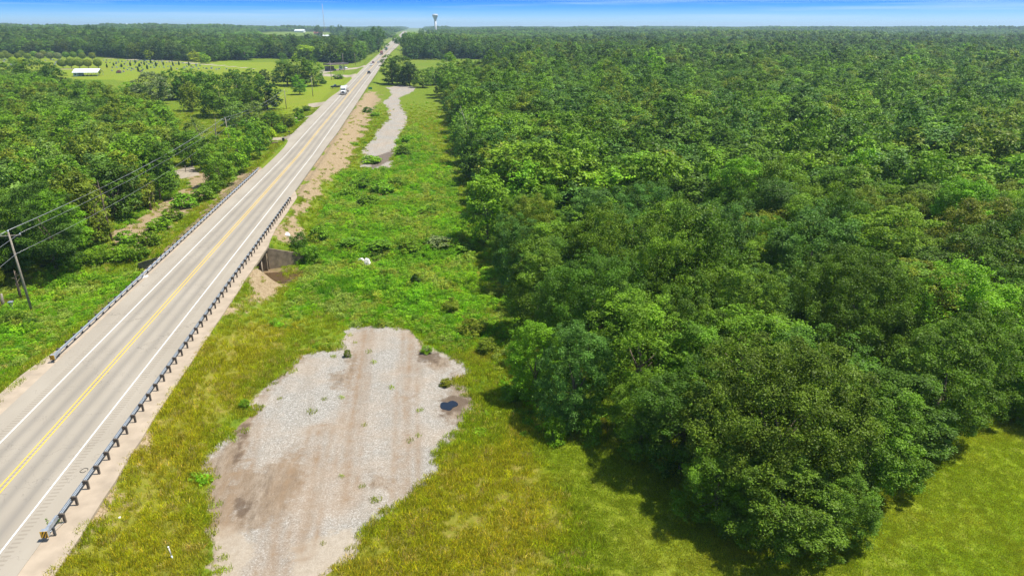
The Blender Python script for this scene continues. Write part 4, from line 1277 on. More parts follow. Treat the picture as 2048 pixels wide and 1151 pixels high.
# right wood: rest of the near trees + band out to 950 m
def rest_arrays(side):
    rr = [c for c in REST if c[6] == side]
    if not rr: return None
    ex = np.array([c[0] for c in rr]); ey = np.array([c[1] for c in rr])
    es = np.array([[c[4] / 4.4, c[4] / 4.4, c[3] / 13.0] for c in rr])
    et = np.array([[*PAL[c[5]], 1] for c in rr])
    return ex, ey, es, et
X, Y = grid_pts(-20, 900, 30, 950, 7.6, 8)
ok = (sdist(X, Y, WOOD_R) > 1) & in_view(X, Y) & ((Y > 330) | (X > 380))
far_wood('wood', X[ok], Y[ok], 'R', 'closed broadleaf wood stretching back right of the highway', extra=rest_arrays('R'))
X, Y = grid_pts(-950, -16, 200, 1100, 8.0, 9)
ok = (sdist(X, Y, WOOD_FAR_L) > 1) & in_view(X, Y) & (X < -CORR)
far_wood('wood', X[ok], Y[ok], 'L', 'broadleaf wood behind the cemetery left of the highway', sc=(.95, 1.6), extra=rest_arrays('L'))
# patches of many crowns beyond
def patch_mesh(seed, size=64, n=62, leaves=170):
    rng = np.random.default_rng(seed); P_, N_, S_, A_ = [], [], [], []
    for k in range(n):
        cx, cy = rng.uniform(-size / 2, size / 2, 2); r = rng.uniform(3.8, 7.2); h = rng.uniform(9.5, 15.5)
        d = unit(rng.normal(size=(leaves, 3))); d[:, 2] = np.abs(d[:, 2]) * 1.2 - .35
        pos = np.array([cx, cy, h - 4.5]) + d * np.array([r, r, 4.5]) * rng.uniform(.8, 1.05, (leaves, 1))
        P_.append(pos); N_.append(unit(d + [0, 0, .3] + rng.normal(size=(leaves, 3)) * .28)); S_.append(rng.uniform(1.2, 2.1, leaves))
        A_.append(np.stack([np.clip(rng.uniform(0, 1) * .6 + rng.uniform(0, .4, leaves), 0, 1), np.full(leaves, (rng.uniform() < .12) * rng.uniform(.2, .7)), np.zeros(leaves)], 1))
    return leaf_mesh('far_crowns', np.concatenate(P_), np.concatenate(N_), np.concatenate(S_), np.concatenate(A_), M['leaf_inst'], rng, 0.8)
PATCH = [patch_mesh(500 + k) for k in range(4)]
def far_patches(name, side, label, xr, yr, poly):
    X, Y = grid_pts(*xr, *yr, 56, 60 + (side == 'L'))
    u, v, d = proj_arr(X, Y, np.full(X.shape, 15.0))
    ok = (d > 0) & (u > -150) & (u < 2200) & (sdist(X, Y, poly) > 20) & (np.abs(X) > CORR + 32)
    if side == 'R': ok &= (Y > 940) | (X > 900)
    else: ok &= (Y > 1090) | (X < -950)
    ok &= np.hypot(X, Y) < 7500
    # openings: scattered fields
    f = fbm(X, Y, 420, 91, 2)
    ok &= (f < (0.42 if side == 'R' else 0.36)) | (np.hypot(X, Y) < (1500 if side == 'R' else 1300)) | (rngf.uniform(0, 1, X.shape) < .1)
    ok &= clearings(X, Y)
    X, Y = X[ok], Y[ok]; n = len(X)
    T = far_tree_color(n, rngf, X, Y, side) * .5 + np.array([*PAL['deep'], 1]) * .5
    s = rngf.uniform(.8, 1.2, n) * (1 + .75 * np.clip(fbm(X, Y, 260, 95), -.1, 1))
    return scatter(name, PATCH, np.stack([X, Y, height(X, Y) - .5], 1), rngf.uniform(0, 6.28, n), np.stack([np.ones(n) * 1.05, np.ones(n) * 1.05, s], 1), rngf.integers(0, 4, n), T, label, 'wood')
far_patches('wood', 'R', 'distant hazy woodland reaching the horizon right of the water tower', (20, 7500), (300, 7500), WOOD_R)
far_patches('wood', 'L', 'distant hazy woodland reaching the horizon left of the highway', (-7500, -20), (500, 7500), WOOD_FAR_L)

# grass tufts and weeds
def tuft_mesh(seed, n, rad, h, wd, lean=.5):
    rng = np.random.default_rng(seed)
    a = rng.uniform(0, 6.28, n); r = rad * np.sqrt(rng.uniform(0, 1, n))
    base = np.stack([r * np.cos(a), r * np.sin(a), np.full(n, -.03)], 1)
    hh = h * rng.uniform(.55, 1.15, n)
    ln = rng.normal(size=(n, 2)) * lean * hh[:, None] * .55
    tip = base + np.stack([ln[:, 0], ln[:, 1], hh], 1); mid = base + np.stack([ln[:, 0] * .3, ln[:, 1] * .3, hh * .6], 1)
    sd = rng.normal(size=(n, 3)); sd[:, 2] = 0; sd = unit(sd) * wd
    V = np.stack([base - sd, base + sd, mid + sd * .8, tip, mid - sd * .8], 1).reshape(-1, 3)
    i = np.arange(n) * 5
    Fq = np.stack([i, i + 1, i + 2, i + 3, i + 4], 1)
    lr = np.stack([rng.uniform(0, 1, n), (rng.uniform(0, 1, n) < .15) * .7, np.zeros(n)], 1)
    return np_mesh('tuft', V, Fq, M['blade'], {'lr': ('FLOAT_VECTOR', 'FACE', lr)})
def weed_mesh(seed, n, rad, h, leaf):
    rng = np.random.default_rng(seed)
    pos, nrm, S, lr, _ = crown_cloud(rng, rad, 0.0, h, 4, 24, n, leaf, (rad * .22, rad * .42))
    return leaf_mesh('weed', pos, nrm, S, lr, M['blade'], rng)
TUFT = [tuft_mesh(700 + k, 46, .42, .42, .016) for k in range(3)] + [tuft_mesh(710 + k, 60, .45, .16, .014, .9) for k in range(2)] + [tuft_mesh(720, 40, .5, 1.15, .02, .35)]
WEED = [weed_mesh(740 + k, 260, .55, .55, .14) for k in range(3)] + [weed_mesh(745 + k, 300, .75, 1.2, .19) for k in range(2)]

def sample_field(arr, x, y):
    """bilinear lookup of a ground attribute at points"""
    A = arr.reshape(ny, nx)
    ix = np.clip(np.searchsorted(GXc, x) - 1, 0, nx - 2); iy = np.clip(np.searchsorted(GYc, y) - 1, 0, ny - 2)
    fx = (x - GXc[ix]) / (GXc[ix + 1] - GXc[ix]); fy = (y - GYc[iy]) / (GYc[iy + 1] - GYc[iy])
    fx = np.clip(fx, 0, 1); fy = np.clip(fy, 0, 1)
    return (A[iy, ix] * (1 - fx) + A[iy, ix + 1] * fx) * (1 - fy) + (A[iy + 1, ix] * (1 - fx) + A[iy + 1, ix + 1] * fx) * fy
rg = np.random.default_rng(31)
def field_points(n, x0, x1, y0, y1):
    x = rg.uniform(x0, x1, n); y = y0 + (y1 - y0) * rg.uniform(0, 1, n)
    keep = in_view(x, y, 30, -2) & ((x > half_w(y) + 2.1) | (x < -half_w(y) - 1.5))
    # no tufts inside the creek bed under the bridge
    keep &= ~((np.abs(x) < 9.5) & (np.abs(y - creek_y(x)) < 5.5))
    return x[keep], y[keep]
def mk(x, y): return {k: sample_field(v, x, y) for k, v in dict(lot=a_lot, straw=a_straw, lush=a_lush, dry=a_dry, mown=a_mown, drive=a_drive).items()}
# --- near grass
xs, ys_, hs, ix, tn = [], [], [], [], []
for (n, x0, x1, y0, y1) in ((110000, -30, 100, 30, 75), (60000, -45, 75, 75, 150), (42000, -70, 60, 150, 330)):
    x, y = field_points(n, x0, x1, y0, y1); a = mk(x, y); m = len(x)
    wr = sdist(x, y, WOOD_R)
    nz = fbm(x, y, 2.5, 71)
    cov = np.where(a['mown'] > 0, np.clip(.85 + .4 * nz, .3, 1), np.clip(.55 + .6 * nz, .15, 1))
    cov *= np.where(a['lot'] > 0.35, np.where(fbm(x, y, 1.6, 61) > .58, .05, 0.002) + .28 * (1 - sstep(.2, 1.2, a['lot'])), np.where(a['lot'] > -.2, .6, 1)); cov *= np.where(a['straw'] > .2, .12, 1); cov *= np.where(a['drive'] > 0, 0, 1)
    cov *= np.where(wr > 3, .1, 1) * (1 - sstep(255, 330, y))
    kp = rg.uniform(0, 1, m) < cov
    x, y, nz, wr = x[kp], y[kp], nz[kp], wr[kp]; a = {k: v[kp] for k, v in a.items()}; m = len(x)
    mown = a['mown'] + rg.normal(size=m) * .8 > 0
    idx = np.where(mown, rg.integers(3, 5, m), rg.integers(0, 3, m))
    jn = rg.normal(size=m) * .9
    wl_ = sstep(-1.8, 1.8, a['lush'] + jn)[:, None]; wd_ = sstep(-2.2, 2.2, a['dry'] + jn)[:, None]; wm_ = sstep(-1.2, 1.2, a['mown'] + jn * .6)[:, None]
    base = np.array([.28, .35, .020]) * np.ones((m, 1))
    base = base * (1 - wl_) + np.array([.19, .38, .015]) * wl_
    base = base * (1 - wd_) + np.array([.39, .385, .025]) * wd_
    base = base * (1 - wm_) + np.array([.26, .32, .025]) * wm_
    tan_ = (rg.uniform(0, 1, m) < .06 + .22 * np.clip(fbm(x, y, 3.5, 75), 0, 1))[:, None]
    base = np.where(tan_ & (wm_ < .5), np.array([.46, .39, .16]), base)
    yel = np.clip(fbm(x, y, 4.0, 73) * 1.2 + .1, 0, 1)[:, None]
    base = base * (1 - yel * .35) + np.array([.46, .36, .07]) * yel * .35
    t = base * rg.uniform(.75, 1.3, (m, 1))
    sc = np.where(mown, rg.uniform(.6, 1.0, m), rg.uniform(.55, 1.15, m) * (1 + .35 * nz)) * (1 + .25 * sstep(100, 220, y))
    xs.append(x); ys_.append(y); hs.append(np.stack([sc * 1.1, sc * 1.1, sc], 1)); ix.append(idx); tn.append(t)
# cattails
q = gpoly([(620,572),(660,555),(720,560),(718,590),(640,600),(622,590)])
x = rg.uniform(5, 45, 20000); y = rg.uniform(70, 120, 20000); k = sdist(x, y, q) + 2.6 * fbm(x, y, 2.5, 5) > .7; x, y = x[k][:170], y[k][:170]; m = len(x)
xs.append(x); ys_.append(y); hs.append(np.ones((m, 3)) * rg.uniform(.6, 1.0, (m, 1))); ix.append(np.full(m, 5)); tn.append(np.array([[.12, .27, .02]]) * rg.uniform(.8, 1.2, (m, 1)))
x, y = np.concatenate(xs), np.concatenate(ys_); tn = np.concatenate(tn); m = len(x)
scatter('grass', TUFT, np.stack([x, y, sample_field(gz, x, y)], 1), rg.uniform(0, 6.28, m), np.concatenate(hs), np.concatenate(ix), np.concatenate([tn, np.ones((m, 1))], 1), 'yellow green grass growing over the verges and the field', 'grass')
N_GRASS = m
# --- weeds
xs, ys_, hs, ix, tn = [], [], [], [], []
for (n, x0, x1, y0, y1) in ((9000, -30, 100, 30, 80), (30000, -40, 60, 75, 150), (26000, -60, 60, 150, 330)):
    x, y = field_points(n, x0, x1, y0, y1); a = mk(x, y); m = len(x)
    wr = sdist(x, y, WOOD_R); wl = sdist(x, y, WOOD_L)
    nz = fbm(x, y, 3.0, 81); n2 = fbm(x, y, 9.0, 82)
    cov = np.where(a['lush'] > 0, np.clip(.55 + .5 * n2, .1, 1), np.clip(nz * 1.6 - .62, 0, .8))
    cov = np.maximum(cov, np.where((wr > -2.0) & (wr < 2), .75, 0)); cov = np.maximum(cov, np.where((wl > -2.5) & (wl < 3), .7, 0))
    cov = np.maximum(cov, np.where((wr >= 2) & (wr < 12), .2, 0))
    cov *= np.where(a['lot'] > .15, 0.0, 1) * np.where(a['mown'] > .4, 0, 1) * np.where(a['straw'] > .4, .05, 1) * np.where(a['drive'] > 0, 0, 1)
    cov *= sstep(8.0, 11, np.abs(x)) * (1 - sstep(260, 330, y))
    kp = rg.uniform(0, 1, m) < cov
    x, y, nz, n2, wr = x[kp], y[kp], nz[kp], n2[kp], wr[kp]; a = {k: v[kp] for k, v in a.items()}; m = len(x)
    tall = (a['lush'] > .5) & (n2 > -.05) & (y > 84)
    idx = np.where(tall & (rg.uniform(0, 1, m) < .6), rg.integers(3, 5, m), rg.integers(0, 3, m))
    pal = np.array([[.17, .40, .012], [.10, .25, .014], [.27, .45, .015], [.16, .27, .025], [.33, .31, .05], [.30, .34, .09]])
    pal = pal * .6 + np.array([.22, .35, .02]) * .4
    pick = np.clip(((fbm(x, y, 5.0, 84) * 1.7 + 1.1) / 2 * 6 + rg.normal(size=m) * 1.1).astype(int), 0, 5)
    t = pal[pick] * rg.uniform(.8, 1.25, (m, 1))
    sc = rg.uniform(.5, 1.15, m) * (1 + .3 * sstep(120, 220, y))
    xs.append(x); ys_.append(y); hs.append(np.stack([sc * 1.15, sc * 1.15, sc], 1)); ix.append(idx); tn.append(t)
x, y = np.concatenate(xs), np.concatenate(ys_); tn = np.concatenate(tn); m = len(x)
scatter('weeds', WEED, np.stack([x, y, sample_field(gz, x, y)], 1), rg.uniform(0, 6.28, m), np.concatenate(hs), np.concatenate(ix), np.concatenate([tn, np.ones((m, 1))], 1), 'lush green weeds and brambles filling the low ground below the highway', 'weeds')
print('COUNTS trees', TREE_COUNT, 'cand', len(cand), 'grass', N_GRASS, 'weeds', m)
#@@OBJECTS@@
# ------------------------------------------------------------------ utility poles and wires
WIRE_TOPS = {}
def utility_pole(key, x, y, h, lean=(0, 0), label='', arm=True, r=0.14, group='utility poles along the highway', ang=0.0):
    z = H1(x, y)
    g = empty('utility_pole', (x, y, z), ang, label, 'utility pole', group)
    top = Vector((lean[0], lean[1], h))
    MB().tube([(0, 0, -0.3), top * 0.5, top], [r * 1.15, r, r * 0.72], 10).build('pole', M['pole_wood'], g)
    if arm:
        az = h - 0.55; off = top * (az / h)
        MB().box((off.x, off.y + 0.16, az), (2.5, 0.10, 0.13), bev=0.01).build('crossarm', M['pole_wood'], g)
        for sx in (-1, 1):
            MB().tube([(off.x + sx * 0.75, off.y + .16, az - .05), (off.x, off.y + .12, az - .75)], .02, 5).build('brace', M['weathered_steel'], g)
        for sx in (-1.15, 1.15):
            MB().tube([(off.x + sx, off.y + .16, az + .06), (off.x + sx, off.y + .16, az + .16), (off.x + sx, off.y + .16, az + .27)], [.05, .075, .04], 8).build('insulator', M['insulator'], g)
    MB().tube([top, top + Vector((0, 0, .1)), top + Vector((0, 0, .24))], [.05, .08, .045], 8).build('insulator', M['insulator'], g)
    c, s_ = math.cos(ang), math.sin(ang)
    def wd(v): return Vector((x + v.x * c - v.y * s_, y + v.x * s_ + v.y * c, z + v.z))
    f = (h - .55) / h
    WIRE_TOPS[key] = [wd(Vector((top.x * f - 1.15, top.y * f + .16, h - .30))), wd(top + Vector((0, 0, .22))), wd(Vector((top.x * f + 1.15, top.y * f + .16, h - .30))), wd(top * .74 + Vector((.17, 0, 0)))]
    return g
def pole_at(key, bx, by, ty, label, **kw):
    p = at(bx, by); return utility_pole(key, p[0], p[1], top_z(p[0], p[1], ty) - p[2], label=label, **kw)
pole_at('a', 65, 626, 462, 'tall leaning grey utility pole with crossarm in front of the left wood', lean=(-0.1, -0.35), ang=0.12)
pole_at('b', 462, 300, 236, 'utility pole with crossarm rising from the thin trees by the highway', lean=(-0.35, 0), ang=0.05)
pole_at('c', 573, 218, 180, 'dark utility pole with crossarm on the lawn behind the roadside thicket', ang=0.0)
pole_at('d', 626, 193, 155, 'plain wooden pole on the open lawn across from the lorry', arm=False, r=.15)
pole_at('e', 663, 160, 123, 'plain wooden pole below the old fuel canopy', arm=False, r=.15)
pole_at('f', 688, 145, 108, 'plain wooden pole beside the white camper', arm=False, r=.15)
pole_at('g', 711, 131, 107, 'slim pole at the far drive of the fuel canopy', arm=False, r=.14)
pole_at('h', 723, 118, 100, 'slim pole in front of the far left wood', arm=False, r=.14)
pole_at('i', 801, 110, 88, 'utility pole on the right verge before the dark oaks', arm=False, r=.17)
pole_at('j', 806, 98, 80, 'farther utility pole on the right verge', arm=False, r=.17)
pole_at('k', 809, 86, 72, 'small distant utility pole on the right verge', arm=False, r=.17)
px0 = [v + Vector((3.5, -75, 0.4)) for v in WIRE_TOPS['a']]
def wire(a, b, sag, label, r=0.018):
    pts = [a.lerp(b, t) - Vector((0, 0, sag * 4 * t * (1 - t))) for t in [k / 16 for k in range(17)]]
    o = MB().tube(pts, r, 5).build('overhead_wire', M['wire'])
    tag(o, label, 'wire', 'overhead wires along the left side of the highway')
spans = [(px0, WIRE_TOPS['a'], 'running out of view from the tall leaning pole'), (WIRE_TOPS['a'], WIRE_TOPS['b'], 'crossing the left wood between the tall pole and the next'), (WIRE_TOPS['b'], WIRE_TOPS['c'], 'between the pole in the thin trees and the lawn pole')]
for A, B, w_ in spans:
    for k, nm in enumerate(('outer wire', 'topmost wire', 'road side wire', 'low communication wire')):
        wire(A[k], B[k], 1.3 if k < 3 else 1.8, '%s %s' % (nm, w_))
for A, B, w_ in (('c', 'd', 'from the lawn pole to the open lawn pole'), ('d', 'e', 'from the open lawn pole to the fuel canopy pole'), ('e', 'f', 'from the fuel canopy pole to the camper pole')):
    wire(WIRE_TOPS[A][1], WIRE_TOPS[B][1], 1.2, 'thin single wire ' + w_, .01)

# ------------------------------------------------------------------ vehicles (built with their nose towards -Y)
def wheel(parent, x, y, r, w_=0.26, hub=True):
    t = MB().tube([(x - w_ / 2, y, r), (x + w_ / 2, y, r)], r, 16).build('wheel', M['rubber'], parent)
    if hub:
        s = 1 if x > 0 else -1
        MB().tube([(x + s * w_ * .30, y, r), (x + s * (w_ / 2 + .012), y, r)], r * .55, 12).build('rim', M['chrome'], t)
def car(name, p, heading, mat, label, body='sedan', cat='car', group='cars on the highway'):
    g = empty(name, p, heading, label, cat, group)
    W = 1.84 if body == 'sedan' else 1.98
    side = {'sedan': [(-2.3, .32), (-2.32, .62), (-2.15, .74), (-1.15, .92), (1.75, .98), (2.25, .9), (2.32, .6), (2.28, .32)],
            'suv': [(-2.35, .38), (-2.38, .8), (-2.2, .95), (-1.2, 1.08), (2.2, 1.1), (2.36, .95), (2.36, .38)],
            'pickup': [(-2.85, .42), (-2.88, .85), (-2.7, 1.02), (-1.45, 1.15), (.45, 1.15), (.47, 1.2), (2.8, 1.2), (2.85, .5), (2.8, .42)]}[body]
    m = MB(); m.prism([(a, b) for a, b in side], -W / 2, W / 2)
    m.bm.transform(Matrix.Rotation(math.pi / 2, 4, 'Z'))
    bmesh.ops.bevel(m.bm, geom=m.bm.edges[:], offset=.05, segments=2, affect='EDGES')
    m.build('body', mat, g)
    cab = {'sedan': [(-1.05, .9), (-.35, 1.40), (.85, 1.42), (1.7, .97)], 'suv': [(-1.15, 1.05), (-.55, 1.68), (1.95, 1.70), (2.25, 1.08)], 'pickup': [(-1.35, 1.1), (-.65, 1.78), (.25, 1.8), (.42, 1.12)]}[body]
    m = MB(); m.prism(cab, -W / 2 + .13, W / 2 - .13); m.bm.transform(Matrix.Rotation(math.pi / 2, 4, 'Z'))
    for v in m.bm.verts:
        if v.co.z > 1.3: v.co.x *= .86
    m.build('windows', M['glass'], g)
    zt = max(b for a, b in cab); ya = cab[1][0]; yb = cab[2][0]
    MB().box((0, (ya + yb) / 2, zt + .015), ((W - .26) * .86 + .04, yb - ya + .08, .06), bev=.02).build('roof', mat, g)
    if body == 'pickup':
        MB().box((0, 1.62, 1.12), (W - .3, 2.1, .175)).build('bed', M['black'], g)
    L_ = side[0][0]
    for sx in (-1, 1):
        MB().box((sx * W * .36, L_ + .03, .66 if body == 'sedan' else .85), (.34, .1, .15), bev=.02).build('headlight', M['lamp'], g)
        MB().box((sx * W * .38, side[-2][0] - .02, .75 if body == 'sedan' else .95), (.28, .08, .15), bev=.02).build('tail_light', M['red_lamp'], g)
    r = .33 if body == 'sedan' else .39
    for y_ in (-1.42 if body != 'pickup' else -1.85, 1.42 if body != 'pickup' else 1.75):
        for sx in (-1, 1): wheel(g, sx * (W / 2 - .1), y_, r)
    return g
def lorry(p, heading, cab_mat, label, load='tank', load_mat=None, name='semi_truck', fair=True):
    g = empty(name, p, heading, label, 'truck', 'trucks on the highway')
    load_mat = load_mat or M['tank']
    # bonnet and cab
    m = MB(); m.prism([(-3.6, .75), (-3.65, 1.5), (-3.4, 1.85), (-1.95, 2.1), (-1.95, .75)], -1.0, 1.0); m.bm.transform(Matrix.Rotation(math.pi / 2, 4, 'Z'))
    bmesh.ops.bevel(m.bm, geom=m.bm.edges[:], offset=.07, segments=2, affect='EDGES'); m.build('bonnet', cab_mat, g)
    m = MB(); m.prism([(-1.98, .7), (-1.98, 2.05), (-1.5, 2.95), (-.9, 3.75 if fair else 3.0), (1.0, 3.95 if fair else 3.0), (1.0, .7)], -1.2, 1.2); m.bm.transform(Matrix.Rotation(math.pi / 2, 4, 'Z'))
    bmesh.ops.bevel(m.bm, geom=m.bm.edges[:], offset=.06, segments=2, affect='EDGES'); m.build('cab', cab_mat, g)
    rw = Matrix.Rotation(math.atan2(.48, .9), 3, 'X').inverted()
    MB().box((0, -1.80, 2.50), (2.1, .06, .78), rw, bev=.02).build('windscreen', M['glass'], g)
    for sx in (-1, 1):
        MB().box((sx * 1.205, -1.2, 2.35), (.03, .85, .65)).build('side_window', M['glass'], g)
        MB().box((sx * 1.42, -1.95, 2.25), (.18, .1, .7), bev=.02).build('mirror', cab_mat, g)
        MB().box((sx * .82, -3.62, 1.25), (.32, .12, .24), bev=.02).build('headlight', M['lamp'], g)
        MB().tube([(sx * 1.15, 1.15, 1.0), (sx * 1.15, 1.15, 3.7)], .08, 8).build('exhaust', M['chrome'], g)
        MB().tube([(sx * 1.0, -.9, .72), (sx * 1.0, .6, .72)], .3, 12).build('fuel_tank', M['chrome'], g)
    gr = MB().box((0, -3.66, 1.32), (1.15, .08, .9), bev=.02).build('grille', M['black'], g)
    b = MB()
    for k in range(4): b.box((0, -3.71, 1.0 + .2 * k), (1.1, .03, .04))
    b.build('grille_bars', M['chrome'], gr)
    MB().box((0, -3.72, .62), (2.35, .3, .38), bev=.05).build('bumper', M['chrome'], g)
    MB().box((0, 5.6, 1.0), (1.0, 14.4, .22)).build('chassis', M['black'], g)
    for y_ in (-2.85, 2.0, 3.2, 11.2, 12.4):
        for sx in (-1, 1): wheel(g, sx * 1.02, y_, .5, .32 if y_ < 0 else .5)
    if load == 'tank':
        pts = [(0, y_, 2.35) for y_ in (1.9, 2.1, 2.6, 12.2, 12.7, 12.9)]
        tk = MB().tube(pts, [.35, .95, 1.15, 1.15, .95, .35], 20).build('tank', load_mat, g)
        MB().tube([(0, 7.2, 3.45), (0, 7.2, 3.68)], .3, 12).build('hatch', M['chrome'], tk)
        MB().box((0, 7.4, 3.55), (.4, 9, .05)).build('walkway', M['galv'], tk)
        for y_ in (4.2, 6.2, 8.2, 10.2):
            MB().tube([(0, y_ - .04, 2.35), (0, y_ + .04, 2.35)], 1.18, 20).build('band', M['chrome'], tk)
    elif load == 'box':
        MB().box((0, 7.3, 2.55), (2.5, 12.2, 2.7), bev=.04).build('box_body', load_mat, g)
    elif load == 'flat':
        MB().box((0, 7.3, 1.3), (2.5, 12.4, .25), bev=.02).build('flatbed', load_mat, g)
        MB().box((0, 1.5, 2.1), (2.4, .12, 1.5)).build('headboard', load_mat, g)
    return g
def on_road(px, py, x=None):
    d = ray(px, py); t = (x - CAM[0]) / d[0]; y = CAM[1] + t * d[1]
    return Vector((x, y, float(road_z(np.array([y]))[0]) + .005))
p = on_road(687, 197, -2.3)
lorry((p.x, p.y + 3.6, p.z), R(0.0), M['white_paint'], 'white conventional semi truck with a pale tanker driving towards the bridge', 'tank')
p = on_road(763, 114, -2.2); lorry((p.x, p.y + 3, p.z), 0, M['cab_red'], 'reddish dump truck farther up the highway behind two white cars', 'box', M['roof_brown'])
p = on_road(773, 103, -2.2); lorry((p.x, p.y + 3, p.z), 0, M['cab_teal'], 'teal flatbed truck far up the highway', 'flat', M['cab_teal'], fair=False)
p = on_road(805.5, 71, 2.2); lorry((p.x, p.y, p.z), math.pi, M['trailer_grey'], 'tiny grey semi truck near the crest of the highway', 'box', M['car_dark'])
car('suv', on_road(738.5, 152, 1.9), math.pi, M['car_dark'], 'dark grey sport utility vehicle driving away on the highway', 'suv')
car('car', on_road(742.5, 131, -1.7), 0, M['car_white'], 'front one of two white cars following each other on the highway')
car('car', on_road(746.5, 127.5, -2.0), 0, M['car_maroon'], 'dark red car just behind the first white car on the highway')
car('car', on_road(757.5, 136, 2.0), math.pi, M['car_white'], 'white car passing the dark tree group on the right of the highway')
car('car', on_road(797, 75, 0.5), 0, M['car_maroon'], 'tiny dark car far up the highway below the crest')
def parked(name, px, py, h, mat, lab, body, cat='car'):
    p = at(px, py); return car(name, (p[0], p[1], p[2] + .01), h, mat, lab, body, cat, 'vehicles parked by the highway')
parked('pickup_truck', 672, 176, R(-78), M['car_black'], 'black pickup truck parked on the grass beside the highway', 'pickup', 'pickup truck')
parked('car', 666, 141, R(-60), M['car_white'], 'black and white car parked under the fuel canopy', 'sedan')
parked('pickup_truck', 691, 138, R(20), M['car_white'], 'white pickup truck parked right of the camper', 'pickup', 'pickup truck')
# camper trailer
p = at(682, 140); g = empty('camper_trailer', p, R(10), 'white boxy camper trailer parked at the old fuel canopy', 'camper')
MB().box((0, 0, 1.75), (2.4, 5.8, 2.3), bev=.22).build('body', M['white_paint'], g)
for sx in (-1, 1): wheel(g, sx * 1.05, .4, .34)
MB().box((0, -2.91, 2.05), (1.3, .04, .6), bev=.01).build('window', M['glass'], g)
MB().box((1.21, .9, 1.5), (.04, .7, 1.7), bev=.01).build('door', M['trailer_grey'], g)
MB().tube([(0, -2.8, .6), (0, -4.0, .5)], .06, 6).build('tow_bar', M['black'], g)
MB().box((0, .5, 3.0), (.6, .6, .2), bev=.05).build('roof_vent', M['galv'], g)

# ------------------------------------------------------------------ buildings
pL, pR = at(649, 143), at(683, 140.5)
g = empty('fuel_canopy', ((pL[0] + pR[0]) / 2 + 2, (pL[1] + pR[1]) / 2 + 4, min(pL[2], pR[2])), math.atan2(pR[1] - pL[1], pR[0] - pL[0]), 'old dark flat fuel station canopy on posts beside the highway', 'canopy')
Wc = math.hypot(pR[0] - pL[0], pR[1] - pL[1]) + 1.5
MB().box((0, 0, 4.9), (Wc, 8, .35)).build('roof', M['roof_brown'], g)
for (c, d) in (((0, -4.06, 4.75), (Wc + .3, .1, 1.0)), ((0, 4.06, 4.75), (Wc + .3, .1, 1.0)), ((-Wc / 2 - .1, 0, 4.75), (.1, 8.0, 1.0))):
    MB().box(c, d).build('fascia', M['fascia'], g)
MB().box((Wc / 2 + .1, 0, 4.75), (.1, 8.0, 1.0)).build('fascia', M['white_sign'], g, label='white fascia panel at the road end')
for x_ in (-Wc * .36, Wc * .32):
    for y_ in (-2.6, 2.6): MB().tube([(x_, y_, -.2), (x_, y_, 4.75)], .14, 8).build('post', M['fascia'], g)
MB().box((-Wc * .30, 1.5, 1.6), (Wc * .32, 4.4, 3.2), bev=.03).build('kiosk', M['fascia'], g)
MB().box((-Wc * .30, -.73, 1.8), (1.6, .05, 1.2)).build('window', M['glass'], g)
# cemetery pavilion
a_, b_, c_ = at(147.5, 153.5), at(195.3, 152.7), at(134.5, 151.0)
ux = Vector((b_[0] - a_[0], b_[1] - a_[1], 0)); Lp = ux.length; ang = math.atan2(ux.y, ux.x)
Wp = 9.5
g = empty('pavilion', (a_[0], a_[1], min(a_[2], b_[2])), ang, 'open sided pavilion with a white metal roof and pale blue end room at the cemetery', 'pavilion')
hw_, he, hr = Wp / 2, 2.75, 4.7
m = MB(); 
for sy in (0, 1):
    yy = -0.5 if sy == 0 else Wp + .5
    A_ = [(-.6, yy, he - .22), (Lp + .6, yy, he - .22), (Lp + .6, hw_, hr), (-.6, hw_, hr)]
    V_ = [m.bm.verts.new(p) for p in A_] + [m.bm.verts.new((p[0], p[1], p[2] + .08)) for p in A_]
    for f in ((0, 1, 2, 3), (7, 6, 5, 4), (0, 4, 5, 1), (1, 5, 6, 2), (3, 2, 6, 7), (0, 3, 7, 4)): m.bm.faces.new([V_[k] for k in f])
bmesh.ops.recalc_face_normals(m.bm, faces=m.bm.faces)
m.build('roof', M['roof_white'], g)
m = MB(); m.prism([(0, 0), (Wp, 0), (Wp, he - .25), (hw_, hr - .12), (0, he - .25)], 0, Lp * .17)
m.bm.transform(Matrix(((0, 1, 0, 0), (1, 0, 0, 0), (0, 0, 1, 0), (0, 0, 0, 1)))); bmesh.ops.recalc_face_normals(m.bm, faces=m.bm.faces)
en = m.build('end_room', M['pale_blue'], g)
MB().box((Lp * .17 + .02, 1.6, 1.05), (.06, .95, 2.1)).build('door', M['white_sign'], en)
MB().box((Lp * .085, -.02, 1.5), (1.2, .06, .9)).build('window', M['glass'], en)
for k in range(1, 6):
    for y_ in (.1, Wp - .1): MB().box((Lp * (.17 + .83 * k / 5) - .15, y_, he / 2 - .12), (.16, .16, he - .2)).build('post', M['pale_blue'], g)
for k in range(5):
    t_ = MB().box((Lp * .28 + k * Lp * .145, hw_, .72), (.9, 3.2, .06)).build('table', M['fascia'], g)
    MB().box((Lp * .28 + k * Lp * .145, hw_, .35), (.12, 2.2, .7)).build('leg', M['fascia'], t_)
MB().box((Lp / 2, hw_, .03), (Lp, Wp, .1)).build('slab', M['concrete'], g)

